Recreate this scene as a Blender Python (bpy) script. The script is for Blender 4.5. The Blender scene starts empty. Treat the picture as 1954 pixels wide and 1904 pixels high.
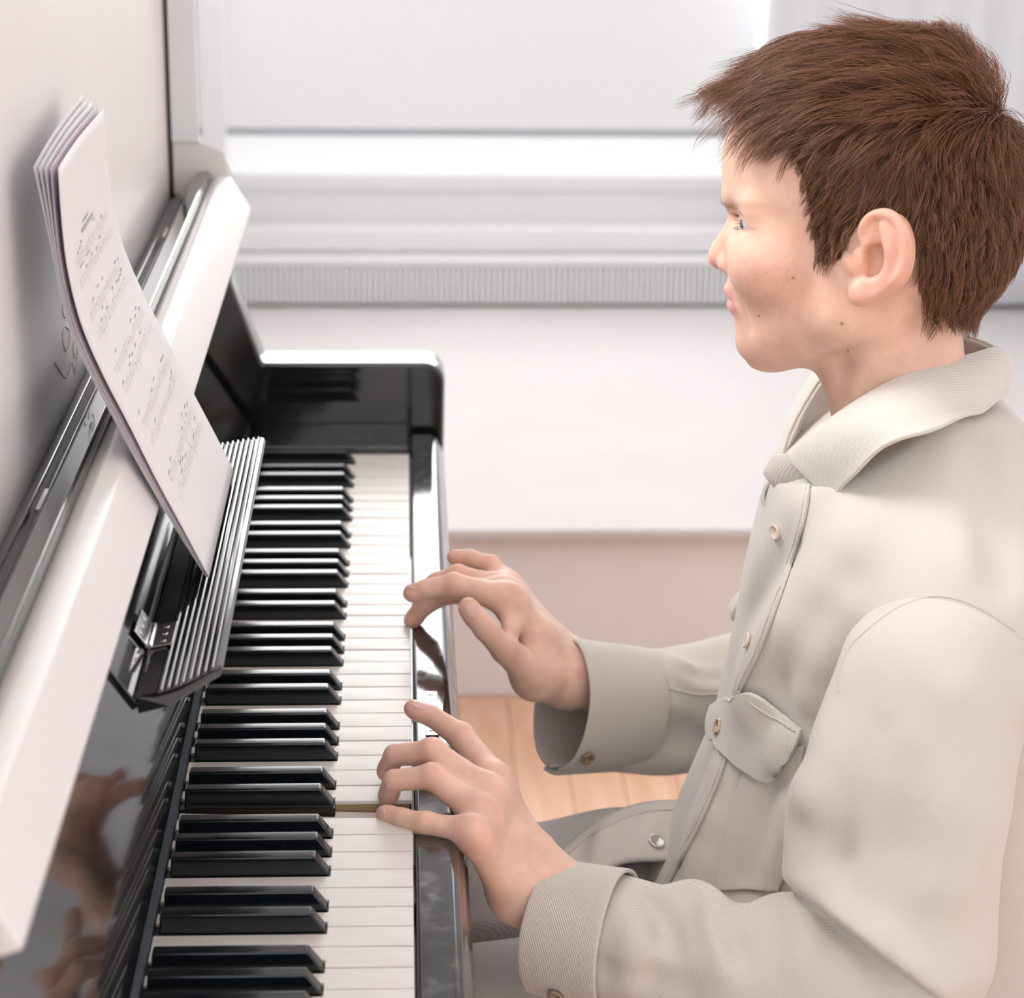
import bpy, bmesh, math, random
import numpy as np
from mathutils import Matrix, Vector
random.seed(7); np.random.seed(7)
SC = bpy.context.scene
COL = SC.collection
# ------------------------------------------------------------------ camera
# origin: front edge of the white keys at the E4/F4 joint, key tops at z = 0, floor at z = FL
FL = -0.73
CAM = np.array([-0.00537, -1.5727, 0.66057])
FW = np.array([0.0469001, 0.9473747, -0.3166728])
RT = np.array([0.9988950, -0.0454422, 0.0119917])
UP = np.array([0.0030297, 0.3168853, 0.9484590])
cd = bpy.data.cameras.new('camera'); cam = bpy.data.objects.new('camera', cd); COL.objects.link(cam)
cd.sensor_width = 36; cd.lens = 4418.5/1954*36; cd.clip_start = 0.05
cam.matrix_world = Matrix(((RT[0], UP[0], -FW[0], CAM[0]), (RT[1], UP[1], -FW[1], CAM[1]), (RT[2], UP[2], -FW[2], CAM[2]), (0, 0, 0, 1)))
cd.dof.use_dof = True; cd.dof.focus_distance = 1.50; cd.dof.aperture_fstop = 9.5
SC.camera = cam

def at(px, py, Y):
    """real-world point seen at a pixel of the photograph, at depth plane Y"""
    v = RT*(px-977)/4418.5 - UP*(py-952)/4418.5 + FW
    return CAM + v*((Y-CAM[1])/v[1])

# ------------------------------------------------------------------ world, lights, exposure
SC.view_settings.view_transform = 'Standard'
try: SC.view_settings.look = 'None'
except Exception: pass
SC.view_settings.gamma = 1; SC.view_settings.use_curve_mapping = False
SC.view_settings.exposure = 0.22
W = bpy.data.worlds.new('daylight'); SC.world = W; W.use_nodes = True
bg = W.node_tree.nodes['Background']; bg.inputs[0].default_value = (0.97, 0.97, 1.0, 1); bg.inputs[1].default_value = 1.82
def area(name, loc, target, sx, sy, power, col):
    l = bpy.data.lights.new(name, 'AREA'); l.shape = 'RECTANGLE'; l.size = sx; l.size_y = sy; l.energy = power; l.color = col
    o = bpy.data.objects.new(name, l); COL.objects.link(o); o.location = loc
    o.rotation_euler = (Vector(target)-Vector(loc)).to_track_quat('-Z', 'Y').to_euler(); return o
area('window_light', (0.5, 2.98, 0.65), (0.2, 0, 0.0), 1.6, 1.4, 13, (1.0, 0.98, 0.96))
area('added_side_light', (-1.05, 0.35, 1.90), (0.30, 0.2, -0.1), 0.8, 1.3, 60, (1.0, 0.98, 0.97))  # unseen source, added from the left to brighten chest and far sleeve
sun = bpy.data.lights.new('sun', 'SUN'); sun.energy = 0.3; sun.angle = math.radians(8); sun.color = (1, 0.96, 0.9)
so = bpy.data.objects.new('sun', sun); COL.objects.link(so); so.rotation_euler = Vector((-0.35, -0.85, -0.75)).to_track_quat('-Z', 'Y').to_euler()

# ------------------------------------------------------------------ materials
def mat(name, col, rough=0.5, spec=0.5, ior=1.5, metal=0, coat=0, sheen=0, emit=None, estr=0, sss=0):
    m = bpy.data.materials.new(name); m.use_nodes = True
    b = m.node_tree.nodes['Principled BSDF']; I = b.inputs
    I['Base Color'].default_value = (*col, 1); I['Roughness'].default_value = rough; I['IOR'].default_value = ior
    I['Specular IOR Level'].default_value = spec; I['Metallic'].default_value = metal
    I['Coat Weight'].default_value = coat; I['Coat Roughness'].default_value = 0.05
    I['Sheen Weight'].default_value = sheen
    if emit: I['Emission Color'].default_value = (*emit, 1); I['Emission Strength'].default_value = estr
    if sss:
        I['Subsurface Weight'].default_value = sss; I['Subsurface Radius'].default_value = (1, 0.35, 0.2); I['Subsurface Scale'].default_value = 0.006
    return m
def N(m, t, **k):
    n = m.node_tree.nodes.new(t)
    for a, v in k.items(): setattr(n, a, v)
    return n
def L(m, a, b): m.node_tree.links.new(a, b)
def noise_col(m, scale, c1, c2, lo=0.35, hi=0.65, detail=4, rough=None, stretch=None):
    """procedural two-tone variation of base colour (and optionally roughness)"""
    tc = N(m, 'ShaderNodeTexCoord'); nz = N(m, 'ShaderNodeTexNoise'); nz.inputs['Scale'].default_value = scale; nz.inputs['Detail'].default_value = detail
    src = tc.outputs['Object']
    if stretch:
        mp = N(m, 'ShaderNodeMapping'); mp.inputs['Scale'].default_value = stretch; L(m, src, mp.inputs[0]); src = mp.outputs[0]
    L(m, src, nz.inputs['Vector'])
    r = N(m, 'ShaderNodeValToRGB'); r.color_ramp.elements[0].position = lo; r.color_ramp.elements[1].position = hi
    r.color_ramp.elements[0].color = (*c1, 1); r.color_ramp.elements[1].color = (*c2, 1)
    L(m, nz.outputs[0], r.inputs[0]); b = m.node_tree.nodes['Principled BSDF']; L(m, r.outputs[0], b.inputs['Base Color'])
    if rough:
        mr = N(m, 'ShaderNodeMapRange'); mr.inputs[1].default_value = lo; mr.inputs[2].default_value = hi; mr.inputs[3].default_value = rough[0]; mr.inputs[4].default_value = rough[1]
        L(m, nz.outputs[0], mr.inputs[0]); L(m, mr.outputs[0], b.inputs['Roughness'])
    return m
def bump(m, height_socket, strength, dist):
    bp = N(m, 'ShaderNodeBump'); bp.inputs['Strength'].default_value = strength; bp.inputs['Distance'].default_value = dist
    L(m, height_socket, bp.inputs['Height']); L(m, bp.outputs[0], m.node_tree.nodes['Principled BSDF'].inputs['Normal']); return bp

M = {}
M['wall'] = noise_col(mat('wall_paint', (0.8, 0.8, 0.8), 0.7), 3, (0.85, 0.845, 0.85), (0.88, 0.87, 0.87))
M['ledge'] = noise_col(mat('ledge_brightened', (0.76, 0.72, 0.70), 0.5), 2.5, (0.87, 0.865, 0.87), (0.90, 0.895, 0.90))  # ledge front: colour brightened to make up for weak frontal light
M['ledge_top_dimmed'] = noise_col(mat('ledge_top_dimmed', (0.6, 0.57, 0.56), 0.6), 2.5, (0.62, 0.595, 0.59), (0.67, 0.645, 0.64))  # same ledge surface, colour dimmed to offset the strong light on top
M['frame'] = mat('frame_paint', (0.85, 0.85, 0.86), 0.4)
M['greymetal'] = mat('radiator_paint', (0.84, 0.85, 0.88), 0.45)
M['blind'] = mat('roller_blind', (0.74, 0.75, 0.76), 0.8, emit=(0.95, 0.97, 1.0), estr=0.12)  # weak glow stands in for daylight coming through the fabric
M['blindbar'] = mat('blind_bar', (0.42, 0.44, 0.47), 0.5)
M['sky'] = mat('lit_pane', (0.8, 0.8, 0.8), 0.3, emit=(0.97, 0.98, 1.0), estr=0.35)
M['skyhi'] = mat('lit_pane_upper', (0.8, 0.8, 0.8), 0.3, emit=(0.97, 0.98, 1.0), estr=4.0)
M['lacquer'] = noise_col(mat('black_lacquer', (0.01, 0.011, 0.012), 0.06, ior=1.6, coat=0.6), 9, (0.007, 0.009, 0.010), (0.014, 0.016, 0.017), rough=(0.05, 0.11))
M['lacquer_worn'] = noise_col(mat('worn_black_lacquer', (0.01, 0.01, 0.012), 0.1, ior=1.6, coat=0.4), 60, (0.008, 0.010, 0.011), (0.05, 0.05, 0.048), 0.5, 0.8, 6, rough=(0.10, 0.30))
M['pale'] = noise_col(mat('painted_reflection', (0.7, 0.68, 0.67), 0.38, coat=0.0), 4, (0.82, 0.79, 0.78), (0.86, 0.84, 0.83), stretch=(1, 0.3, 1))  # bright room reflection of black lacquer, put into a pale base colour
M['ebony'] = noise_col(mat('black_key', (0.01, 0.012, 0.014), 0.16, ior=1.55), 500, (0.006, 0.009, 0.012), (0.03, 0.034, 0.036), 0.62, 0.85, 3, rough=(0.13, 0.3))
M['ivory'] = noise_col(mat('ivory_keytop', (0.8, 0.76, 0.70), 0.35, coat=0.05), 40, (0.74, 0.69, 0.64), (0.80, 0.76, 0.715), stretch=(0.4, 3, 1), rough=(0.30, 0.45))
M['keywood'] = noise_col(mat('key_wood', (0.3, 0.2, 0.08), 0.6), 60, (0.20, 0.13, 0.055), (0.36, 0.25, 0.12), stretch=(0.1, 1, 1))
M['blackwood'] = mat('dark_stained_wood', (0.02, 0.016, 0.012), 0.5)
m = M['felt'] = noise_col(mat('blue_felt', (0.02, 0.06, 0.12), 0.95, sheen=0.4), 700, (0.008, 0.035, 0.085), (0.05, 0.12, 0.20), detail=6)
nz = N(m, 'ShaderNodeTexNoise'); nz.inputs['Scale'].default_value = 1500; bump(m, nz.outputs[0], 1.0, 0.002)
M['nickel'] = mat('nickel', (0.78, 0.77, 0.76), 0.18, metal=1)
M['brass'] = mat('brass', (0.45, 0.36, 0.20), 0.35, metal=1)
M['paper'] = noise_col(mat('paper', (0.83, 0.81, 0.83), 0.6), 6, (0.80, 0.785, 0.80), (0.84, 0.825, 0.84))
M['paperpink'] = mat('paper_tinted', (0.66, 0.56, 0.64), 0.6)
M['ink'] = mat('ink', (0.46, 0.44, 0.46), 0.7)
M['scratch'] = mat('engraved_line', (0.36, 0.36, 0.35), 0.5)
m = M['floorwood'] = noise_col(mat('oak_plank', (0.5, 0.24, 0.1), 0.35, coat=0.3), 7, (0.82, 0.47, 0.29), (0.90, 0.59, 0.41), stretch=(6, 0.6, 1))

# ------------------------------------------------------------------ mesh helpers
def link(name, me, material=None, parent=None, smooth=False):
    o = bpy.data.objects.new(name, me); COL.objects.link(o)
    if material: me.materials.append(M[material] if isinstance(material, str) else material)
    if parent: o.parent = parent
    if smooth: me.shade_smooth()
    return o
def from_py(name, v, f, material=None, parent=None, smooth=False):
    me = bpy.data.meshes.new(name); me.from_pydata([tuple(map(float, p)) for p in v], [], f); me.update()
    return link(name, me, material, parent, smooth)
def np_mesh(name, V, F, material=None, parent=None, smooth=True):
    me = bpy.data.meshes.new(name); V = np.asarray(V, np.float32); F = np.asarray(F, np.int32); k = F.shape[1]
    me.vertices.add(len(V)); me.vertices.foreach_set('co', V.ravel())
    me.loops.add(F.size); me.loops.foreach_set('vertex_index', F.ravel())
    me.polygons.add(len(F)); me.polygons.foreach_set('loop_start', np.arange(len(F), dtype=np.int32)*k)
    me.update(calc_edges=True); me.validate()
    return link(name, me, material, parent, smooth)
def bevel(o, w, seg=2):
    m = o.modifiers.new('bevel', 'BEVEL'); m.width = w; m.segments = seg; m.limit_method = 'ANGLE'; m.angle_limit = math.radians(35)
    o.data.shade_smooth()
    wn = o.modifiers.new('wn', 'WEIGHTED_NORMAL'); wn.keep_sharp = True
    return o
def box(name, x0, x1, y0, y1, z0, z1, material, parent=None, bev=0):
    v = [(x, y, z) for z in (z0, z1) for y in (y0, y1) for x in (x0, x1)]
    f = [(0, 2, 3, 1), (4, 5, 7, 6), (0, 1, 5, 4), (2, 6, 7, 3), (0, 4, 6, 2), (1, 3, 7, 5)]
    o = from_py(name, v, f, material, parent)
    if bev: bevel(o, bev)
    return o
def prism(name, prof, y0, y1, material, parent=None, bev=0, axis='Y'):
    """closed polygon (x,z) extruded along Y, or (x,y) along Z"""
    n = len(prof); V = []
    for e in (y0, y1):
        for a, b in prof: V.append((a, e, b) if axis == 'Y' else (a, b, e))
    F = [tuple(range(n)), tuple(range(2*n-1, n-1, -1))] + [(i+n, (i+1) % n+n, (i+1) % n, i) for i in range(n)]
    o = from_py(name, V, F, material, parent)
    bm = bmesh.new(); bm.from_mesh(o.data); bmesh.ops.recalc_face_normals(bm, faces=bm.faces); bm.to_mesh(o.data); bm.free()
    if bev: bevel(o, bev)
    return o
def tag(o, label=None, cat=None, group=None, kind=None):
    if label: o['label'] = label
    if cat: o['category'] = cat
    if group: o['group'] = group
    if kind: o['kind'] = kind
    return o
def empty(name, loc=(0, 0, 0)):
    o = bpy.data.objects.new(name, None); COL.objects.link(o); o.empty_display_size = 0.05
    o.location = loc; return o
def keep(o, parent):
    o.parent = parent; o.matrix_parent_inverse = Matrix.Translation(-parent.location); return o
def struct(o): o['kind'] = 'structure'; return o

# ------------------------------------------------------------------ the room
fl = struct(box('floor', -1.6, 1.85, -2.6, 3.2, FL-0.06, FL-0.012, 'floorwood'))
pw, pl = 0.075, 0.42
me0 = None
for i in range(22):
    for j in range(6):
        x = -0.45+i*pw; y = 1.6499-(j+1)*pl + (0.14 if i % 3 == 1 else 0.28 if i % 3 == 2 else 0)
        y1 = min(y+pl, 1.6499)
        if me0 is None or abs(y1-y-pl) > 1e-6:
            o = box('plank', 0.0006, pw-0.0006, 0.0006, y1-y-0.0006, -0.0125, 0, None); me = o.data
            me.materials.append(M['floorwood'])
            if abs(y1-y-pl) < 1e-6: me0 = me
        else:
            o = bpy.data.objects.new('plank', me0); COL.objects.link(o)
        o.location = (x, y, FL); o.parent = fl
w1 = struct(box('wall_back', -1.3, 1.85, 3.12, 3.22, FL, 2.0, 'wall'))
struct(box('wall_left', -1.3, -0.48, 0.70, 3.12, FL, 2.0, 'wall'))
struct(box('wall_right', 1.75, 1.85, -2.6, 3.12, FL, 2.0, 'wall'))  # unseen wall, added to block daylight from the right
struct(box('wall_front', 0.35, 1.75, -2.6, -2.5, FL, 2.0, 'wall'))  # unseen partial wall, added to block daylight from behind on the right
struct(box('ceiling', -1.3, 1.85, -2.6, 3.22, 2.0, 2.1, 'wall'))
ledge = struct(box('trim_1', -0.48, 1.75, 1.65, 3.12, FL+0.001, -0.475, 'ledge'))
box('top_slab', -0.48, 1.75, 1.62, 3.12, -0.475, -0.455, 'ledge_top_dimmed', ledge, 0.006)
# radiator under the window
rad = tag(empty('radiator', (0.5, 3.03, -0.455)), 'low white finned radiator on the ledge under the window', 'radiator')
keep(box('casing', -0.46, 1.30, 3.012, 3.118, -0.452, -0.372, 'greymetal'), rad)
keep(box('top_cover', -0.47, 1.31, 2.984, 3.119, -0.372, -0.352, 'frame', None, 0.006), rad)
fm = None
for i in range(145):
    if fm is None: o = box('fin', 0, 0.0088, 0, 0.020, -0.448, -0.372, 'frame'); fm = o.data
    else: o = bpy.data.objects.new('fin', fm); COL.objects.link(o)
    o.location = (-0.45+i*0.0119, 2.987, 0); keep(o, rad)
# window
win = struct(empty('window_1', (0.4, 3.11, -0.3)))
keep(box('sill', -0.42, 1.34, 3.02, 3.12, -0.352, -0.300, 'frame', None, 0.01), win)
keep(box('lower_panel', -0.36, 1.30, 3.085, 3.119, -0.30, -0.235, 'frame'), win)
keep(box('jamb', -0.405, -0.36, 3.03, 3.119, -0.30, 1.45, 'frame', None, 0.005), win)
keep(box('jamb', 0.72, 0.79, 3.05, 3.119, -0.30, 1.45, 'frame', None, 0.005), win)
keep(box('head', -0.405, 1.34, 3.04, 3.119, 1.45, 1.52, 'frame', None, 0.005), win)
keep(box('frame_rail', -0.36, 0.72, 3.075, 3.115, -0.235, -0.205, 'frame', None, 0.004), win)
keep(box('pane', -0.36, 0.72, 3.10, 3.112, -0.205, 0.30, 'sky'), win)
keep(box('pane', -0.36, 0.72, 3.10, 3.112, 0.34, 1.45, 'skyhi'), win)
keep(box('frame_rail', -0.36, 0.72, 3.085, 3.115, 0.30, 0.34, 'frame'), win)
bl = tag(empty('roller_blind', (0.18, 3.06, 0.3)), 'pale grey roller blind half lowered over the window', 'blind')
keep(box('fabric', -0.355, 0.70, 3.055, 3.058, -0.105, 0.30, 'blind'), bl)
keep(box('bottom_bar', -0.355, 0.70, 3.05, 3.063, -0.120, -0.105, 'blindbar', None, 0.003), bl)
# sheer curtain at the right of the window
nx, nz_ = 220, 14; V = []; F = []
for j in range(nz_+1):
    for i in range(nx+1):
        u = i/nx; x = 0.70+u*1.04; z = -0.44+j/nz_*2.2
        V.append((x, 2.955-0.007*math.sin(u*80+0.4*math.sin(u*17))-0.006*math.sin(u*37+j*0.1), z))
for j in range(nz_):
    for i in range(nx): a = j*(nx+1)+i; F.append((a, a+1, a+nx+2, a+nx+1))
M['sheer'] = mat('sheer_fabric', (0.66, 0.67, 0.70), 0.8, emit=(0.95, 0.96, 1.0), estr=0.10)  # weak glow imitates backlight in the curtain
cu = tag(from_py('curtain', V, F, 'sheer', None, True), 'light grey curtain hanging in soft folds behind the boy', 'curtain')
sm = cu.modifiers.new('t', 'SOLIDIFY'); sm.thickness = 0.0015

# ------------------------------------------------------------------ the piano
P = tag(empty('piano', (-0.10, -0.10, FL)), 'old glossy black upright piano with ivory keys and raised key lid', 'piano')
def PK(o): return keep(o, P)
KP = 0.0235
YN, YF = -0.80, 0.62          # near / far inner ends of the keybed
PK(box('keybed', -0.30, 0.016, YN, YF+0.04, -0.075, -0.034, 'lacquer', None, 0.004))
PK(box('key_frame', -0.20, -0.004, YN, YF, -0.034, -0.027, 'blackwood'))
# key slip in front of the keys (rounded outer edge)
sl = [(0.0012, -0.034), (0.0012, -0.0025), (0.0045, -0.0005), (0.020, -0.0005)]
for k in range(7):
    a = math.radians(90-15*k); sl.append((0.0215+0.0075*math.cos(a), -0.008+0.0075*math.sin(a)))
sl += [(0.031, -0.012), (0.0345, -0.020), (0.0345, -0.075), (0.016, -0.075), (0.016, -0.034)]
ks = PK(prism('key_slip', sl, YN, 0.605, 'lacquer_worn', None, 0.0008))
lp = PK(box('lock_plate', 0.0095, 0.0188, -0.110, -0.034, -0.0004, 0.0007, 'nickel', None, 0.0004)); lp['label'] = 'nickel lock plate'
for yy in (-0.041, -0.103):
    o = PK(link('screw', bpy.data.meshes.new('screw'), 'nickel')); bm = bmesh.new()
    bmesh.ops.create_cone(bm, cap_ends=True, segments=16, radius1=0.0021, radius2=0.0014, depth=0.0008); bm.to_mesh(o.data); bm.free(); o.location = (0.0142, yy, 0.001); PK(o)
PK(box('keyhole', 0.0128, 0.0155, -0.080, -0.068, 0.0005, 0.00085, 'blackwood'))
# blacks: joint index s (0 = E4/F4, positive towards the bass)
octv = {1: 0.0012, 2: -0.0012, 4: 0.0016, 5: 0.0, 6: -0.0016}     # joints that carry a black key, offset along Y
def has_black(s): return (s % 7) in octv
def off(s): return octv[s % 7]
BW = 0.0112
smin, smax = -23, 30
wcache = {}; wwood = {}
for s in range(smin, smax):                       # key between joint s (far, y1) and s+1 (near, y0)
    y1, y0 = -s*KP, -(s+1)*KP
    nf = (BW/2+0.0012+(-off(s) if has_black(s) else 0)) if has_black(s) and s != smin else 0
    nn = (BW/2+0.0012+(off(s+1))) if has_black(s+1) else 0
    key = (round(nf, 4), round(nn, 4)); g = 0.0005
    w = y1-y0
    if key not in wcache:
        prof = [(0, g), (0, w-g), (-0.0502, w-g), (-0.0502, w-g-nf), (-0.1495, w-g-nf), (-0.1495, g+nn), (-0.0502, g+nn), (-0.0502, g)]
        o = prism('white_key', prof, -0.0028, 0, 'ivory', None, 0.0006, axis='Z'); wcache[key] = o.data; mods = o
        prof2 = [(-0.002, g+.0003), (-0.002, w-g-.0003), (-0.050, w-g-.0003), (-0.050, w-g-nf-.0003), (-0.149, w-g-nf-.0003), (-0.149, g+nn+.0003), (-0.050, g+nn+.0003), (-0.050, g+.0003)]
        q = prism('key_stick', prof2, -0.024, -0.0028, 'keywood', None, 0, axis='Z'); wwood[key] = q.data
    else:
        o = bpy.data.objects.new('white_key', wcache[key]); COL.objects.link(o); bevel(o, 0.0006)
        q = bpy.data.objects.new('key_stick', wwood[key]); COL.objects.link(q)
    dz = random.uniform(-0.00025, 0.00015)
    o.location = (0, y0, dz); q.parent = o
    if s == 9:                                    # the C held down by the little finger
        o.rotation_euler = (0, math.radians(2.1), 0); o.location = (0, y0, -0.0087); o['label'] = 'pressed ivory key'
    PK(o)
bk = None
for s in range(smin+1, smax):
    if not has_black(s): continue
    if bk is None:
        w = BW/2; t = 0.0047; H = 0.0118
        v = [(-0.0506, -w, -0.002), (-0.0506, w, -0.002), (-0.146, w, -0.002), (-0.146, -w, -0.002),
             (-0.0512, -w, 0.0010), (-0.0512, w, 0.0010), (-0.146, w, 0.001), (-0.146, -w, 0.001),
             (-0.0590, -t, H), (-0.0590, t, H), (-0.1455, t, H), (-0.1455, -t, H)]
        f = [(3, 2, 1, 0)]
        for a in (0, 4): f += [(a, a+1, a+5, a+4), (a+1, a+2, a+6, a+5), (a+2, a+3, a+7, a+6), (a+3, a, a+4, a+7)]
        f += [(8, 9, 10, 11)]
        bo = from_py('black_key', v, f, 'ebony'); bk = bo.data
        bw_ = box('key_stick', -0.149, -0.0497, -0.0048, 0.0048, -0.024, -0.002, 'blackwood').data
        q = [x for x in bpy.data.objects if x.data == bw_][0]; o = bo
    else:
        o = bpy.data.objects.new('black_key', bk); COL.objects.link(o)
        q = bpy.data.objects.new('key_stick', bw_); COL.objects.link(q)
    bevel(o, 0.0013, 3)
    q.parent = o
    o.location = (random.uniform(-.0003, .0003), -s*KP+off(s), 0); PK(o)
# felt, metal line and the leaning key lid
PK(box('felt_strip', -0.1565, -0.1500, YN, 0.54, -0.020, 0.0035, 'felt'))
PK(prism('lid_hinge', [(-0.1565, -0.02), (-0.1565, 0.005), (-0.1578, 0.0065), (-0.163, 0.0072), (-0.170, 0.012), (-0.170, -0.02)], YN, 0.54, 'lacquer_worn', None, 0.0005))
e1 = Vector((-0.33, 0, 0.944)); e2 = Vector((0.944, 0, 0.33))   # up the lid, out of the lid
B0 = Vector((-0.1535, 0, 0.010))
def lidp(u, n): p = B0+e1*u+e2*n; return (p.x, p.z)
lidc = [(-.1535, .008), (-.1665, .028), (-.1795, .048), (-.1925, .068), (-.2045, .088), (-.2130, .108), (-.2175, .130), (-.2190, .160), (-.2195, .225)]
def cr(P_, n_):
    out = []; Q_ = [np.array(p_) for p_ in P_]
    for i in range(len(Q_)-1):
        p0, p1, p2, p3 = [Q_[max(0, min(len(Q_)-1, i+k))] for k in (-1, 0, 1, 2)]
        for t in np.linspace(0, 1, n_+1)[:-1]: out.append(tuple(0.5*((2*p1)+(-p0+p2)*t+(2*p0-5*p1+4*p2-p3)*t*t+(-p0+3*p1-3*p2+p3)*t**3)))
    return out+[tuple(Q_[-1])]
lidf = cr(lidc, 5)
lo_ = PK(prism('key_lid', lidf+[(x-0.007, z-0.004) for x, z in lidf[::-1]], YN, 0.60, 'lacquer'))
lo_.data.shade_smooth(); es = lo_.modifiers.new('e', 'EDGE_SPLIT'); es.split_angle = math.radians(40)
lip = PK(prism('lid_lip', [(-0.2195, 0.1950), (-0.149, 0.2195), (-0.1495, 0.2230), (-0.1660, 0.2500), (-0.1690, 0.2525), (-0.178, 0.2540), (-0.198, 0.243), (-0.2205, 0.2235)], -0.79, 0.615, 'pale', None, 0.002)); lip['label'] = 'front lip of the raised lid, its bright reflection painted pale'
PK(prism('lip_molding', [(-0.1985, 0.2440), (-0.1900, 0.2480), (-0.1860, 0.2520), (-0.1890, 0.2580), (-0.2000, 0.2560), (-0.2060, 0.2480)], -0.79, 0.615, 'lacquer', None, 0.001))
PK(prism('panel_rail', [(-0.2255, 0.16), (-0.2255, 0.232), (-0.2175, 0.238), (-0.2135, 0.2300), (-0.2175, 0.1960)], -0.95, 0.62, 'lacquer_worn', None, 0.0015))
for yy in (0.40, -0.33):
    o = PK(box('latch', -0.2120, -0.2045, yy, yy+0.035, 0.236, 0.2410, 'nickel', None, 0.001))
# upper panel and case
up = PK(box('upper_panel', -0.245, -0.2262, -0.95, 0.6198, 0.10, 0.56, 'pale', None, 0.001)); up['label'] = 'upper front panel with scratched lines, its bright reflection painted pale'
PK(box('case_back', -0.50, -0.246, -0.95, 0.62, FL+0.08, 0.56, 'lacquer', None, 0.002))
PK(box('lower_panel', -0.26, -0.245, -0.80, 0.62, FL+0.08, -0.076, 'lacquer'))
PK(box('top_lid', -0.52, -0.20, -0.97, 0.68, 0.56, 0.58, 'lacquer', None, 0.004))
# scratched letters behind the sheets
def stroke(pts, r, parent, material, name, X=-0.2258):
    V = []; F = []
    for i, (y, z) in enumerate(pts):
        a = np.array(pts[min(i+1, len(pts)-1)])-np.array(pts[max(i-1, 0)]); a = a/(np.linalg.norm(a)+1e-9); n = np.array([-a[1], a[0]])*r
        V += [(X, y+n[0], z+n[1]), (X+0.0003, y, z), (X, y-n[0], z-n[1])]
    for i in range(len(pts)-1):
        b = 3*i; F += [(b, b+1, b+4, b+3), (b+1, b+2, b+5, b+4)]
    return V, F
V = []; F = []
def xp(px, py): p = CAM+(RT*(px-977)/4418.5-UP*(py-952)/4418.5+FW)*1.0; v = p-CAM; t = (-0.2259-CAM[0])/v[0]; q = CAM+v*t; return (q[1], q[2])
strokes = [[(104, 692), (113, 706), (124, 721), (131, 714), (136, 692), (141, 706), (143, 714), (146, 690), (149, 664), (156, 660)],
           [(125, 624), (131, 628), (132, 640), (131, 660), (126, 670), (121, 658), (119, 640), (121, 628)],
           [(143, 636), (146, 655), (148, 668), (143, 682), (139, 670), (141, 650)], [(121, 575), (119, 590), (123, 606), (128, 602), (125, 590), (129, 580), (133, 596), (130, 612)]]
for st in strokes:
    P2 = [xp(*p) for p in st]; pts = []
    for i in range(len(P2)-1):
        p0, p1, p2, p3 = [np.array(P2[max(0, min(len(P2)-1, i+k))]) for k in (-1, 0, 1, 2)]
        for t in np.linspace(0, 1, 8)[:-1]:
            pts.append(tuple(0.5*((2*p1)+(-p0+p2)*t+(2*p0-5*p1+4*p2-p3)*t*t+(-p0+3*p1-3*p2+p3)*t**3)))
    v, f = stroke(pts, 0.00055, None, None, None); b = len(V); V += v; F += [tuple(b+i for i in q) for q in f]
PK(from_py('scratched_letters', V, F, 'scratch'))
# far cheek (arm) and its post, near cheek
def rounded(pts, r, k=6):
    out = []
    n = len(pts)
    for i in range(n):
        p = Vector(pts[i][:2]); rr = pts[i][2] if len(pts[i]) > 2 else 0
        if rr == 0: out.append(tuple(p)); continue
        a = (Vector(pts[i-1][:2])-p).normalized(); b = (Vector(pts[(i+1) % n][:2])-p).normalized()
        ang = a.angle(b)/2; d = rr/math.tan(ang); c = p+(a+b).normalized()*rr/math.sin(ang)
        s_ = p+a*d-c; e_ = p+b*d-c
        for j in range(k+1):
            v = s_.lerp(e_, j/k).normalized()*rr; out.append(tuple(c+v))
    return out
cheek = rounded([(-0.50, -0.075), (0.034, -0.075), (0.036, 0.068, 0.020), (-0.142, 0.068, 0.004), (-0.171, 0.150, 0.01), (-0.162, 0.222, 0.01), (-0.174, 0.258, 0.010), (-0.197, 0.268, 0.006), (-0.197, 0.555), (-0.50, 0.555)], 0)
PK(prism('cheek', cheek, 0.62, 0.668, 'lacquer', None, 0.009))
o = PK(prism('cheek_glare_plate', rounded([(-0.222, 0.228), (-0.163, 0.228, .006), (-0.173, 0.276, 0.008), (-0.196, 0.286, 0.006), (-0.222, 0.286)], 0), 0.6155, 0.6195, 'pale', None, 0.002)); o['label'] = 'thin plate added on the far cheek, painted pale as a bright reflection'  # added plate; its pale colour imitates a bright reflection on the cheek
PK(prism('cheek', [(a, b) for a, b in cheek], -0.845, -0.8001, 'lacquer', None, 0.005))
PK(box('post_front', -0.222, -0.1965, 0.612, 0.6205, 0.285, 0.555, 'greymetal', None, 0.001))
PK(box('key_block', -0.1495, -0.0008, 0.5415, 0.6195, -0.034, 0.0070, 'lacquer_worn', None, 0.002))
PK(box('key_block', -0.1495, -0.0008, -0.7998, -0.7065, -0.034, 0.0070, 'lacquer_worn', None, 0.002))
for yy in (0.58, -0.82):
    PK(prism('leg', rounded([(-0.05, FL), (0.02, FL), (0.024, -0.076), (-0.05, -0.076)], 0), yy, yy+0.06, 'lacquer', None, 0.004))
PK(box('plinth', -0.50, -0.20, -0.845, 0.665, FL, FL+0.08, 'lacquer', None, 0.003))
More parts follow.
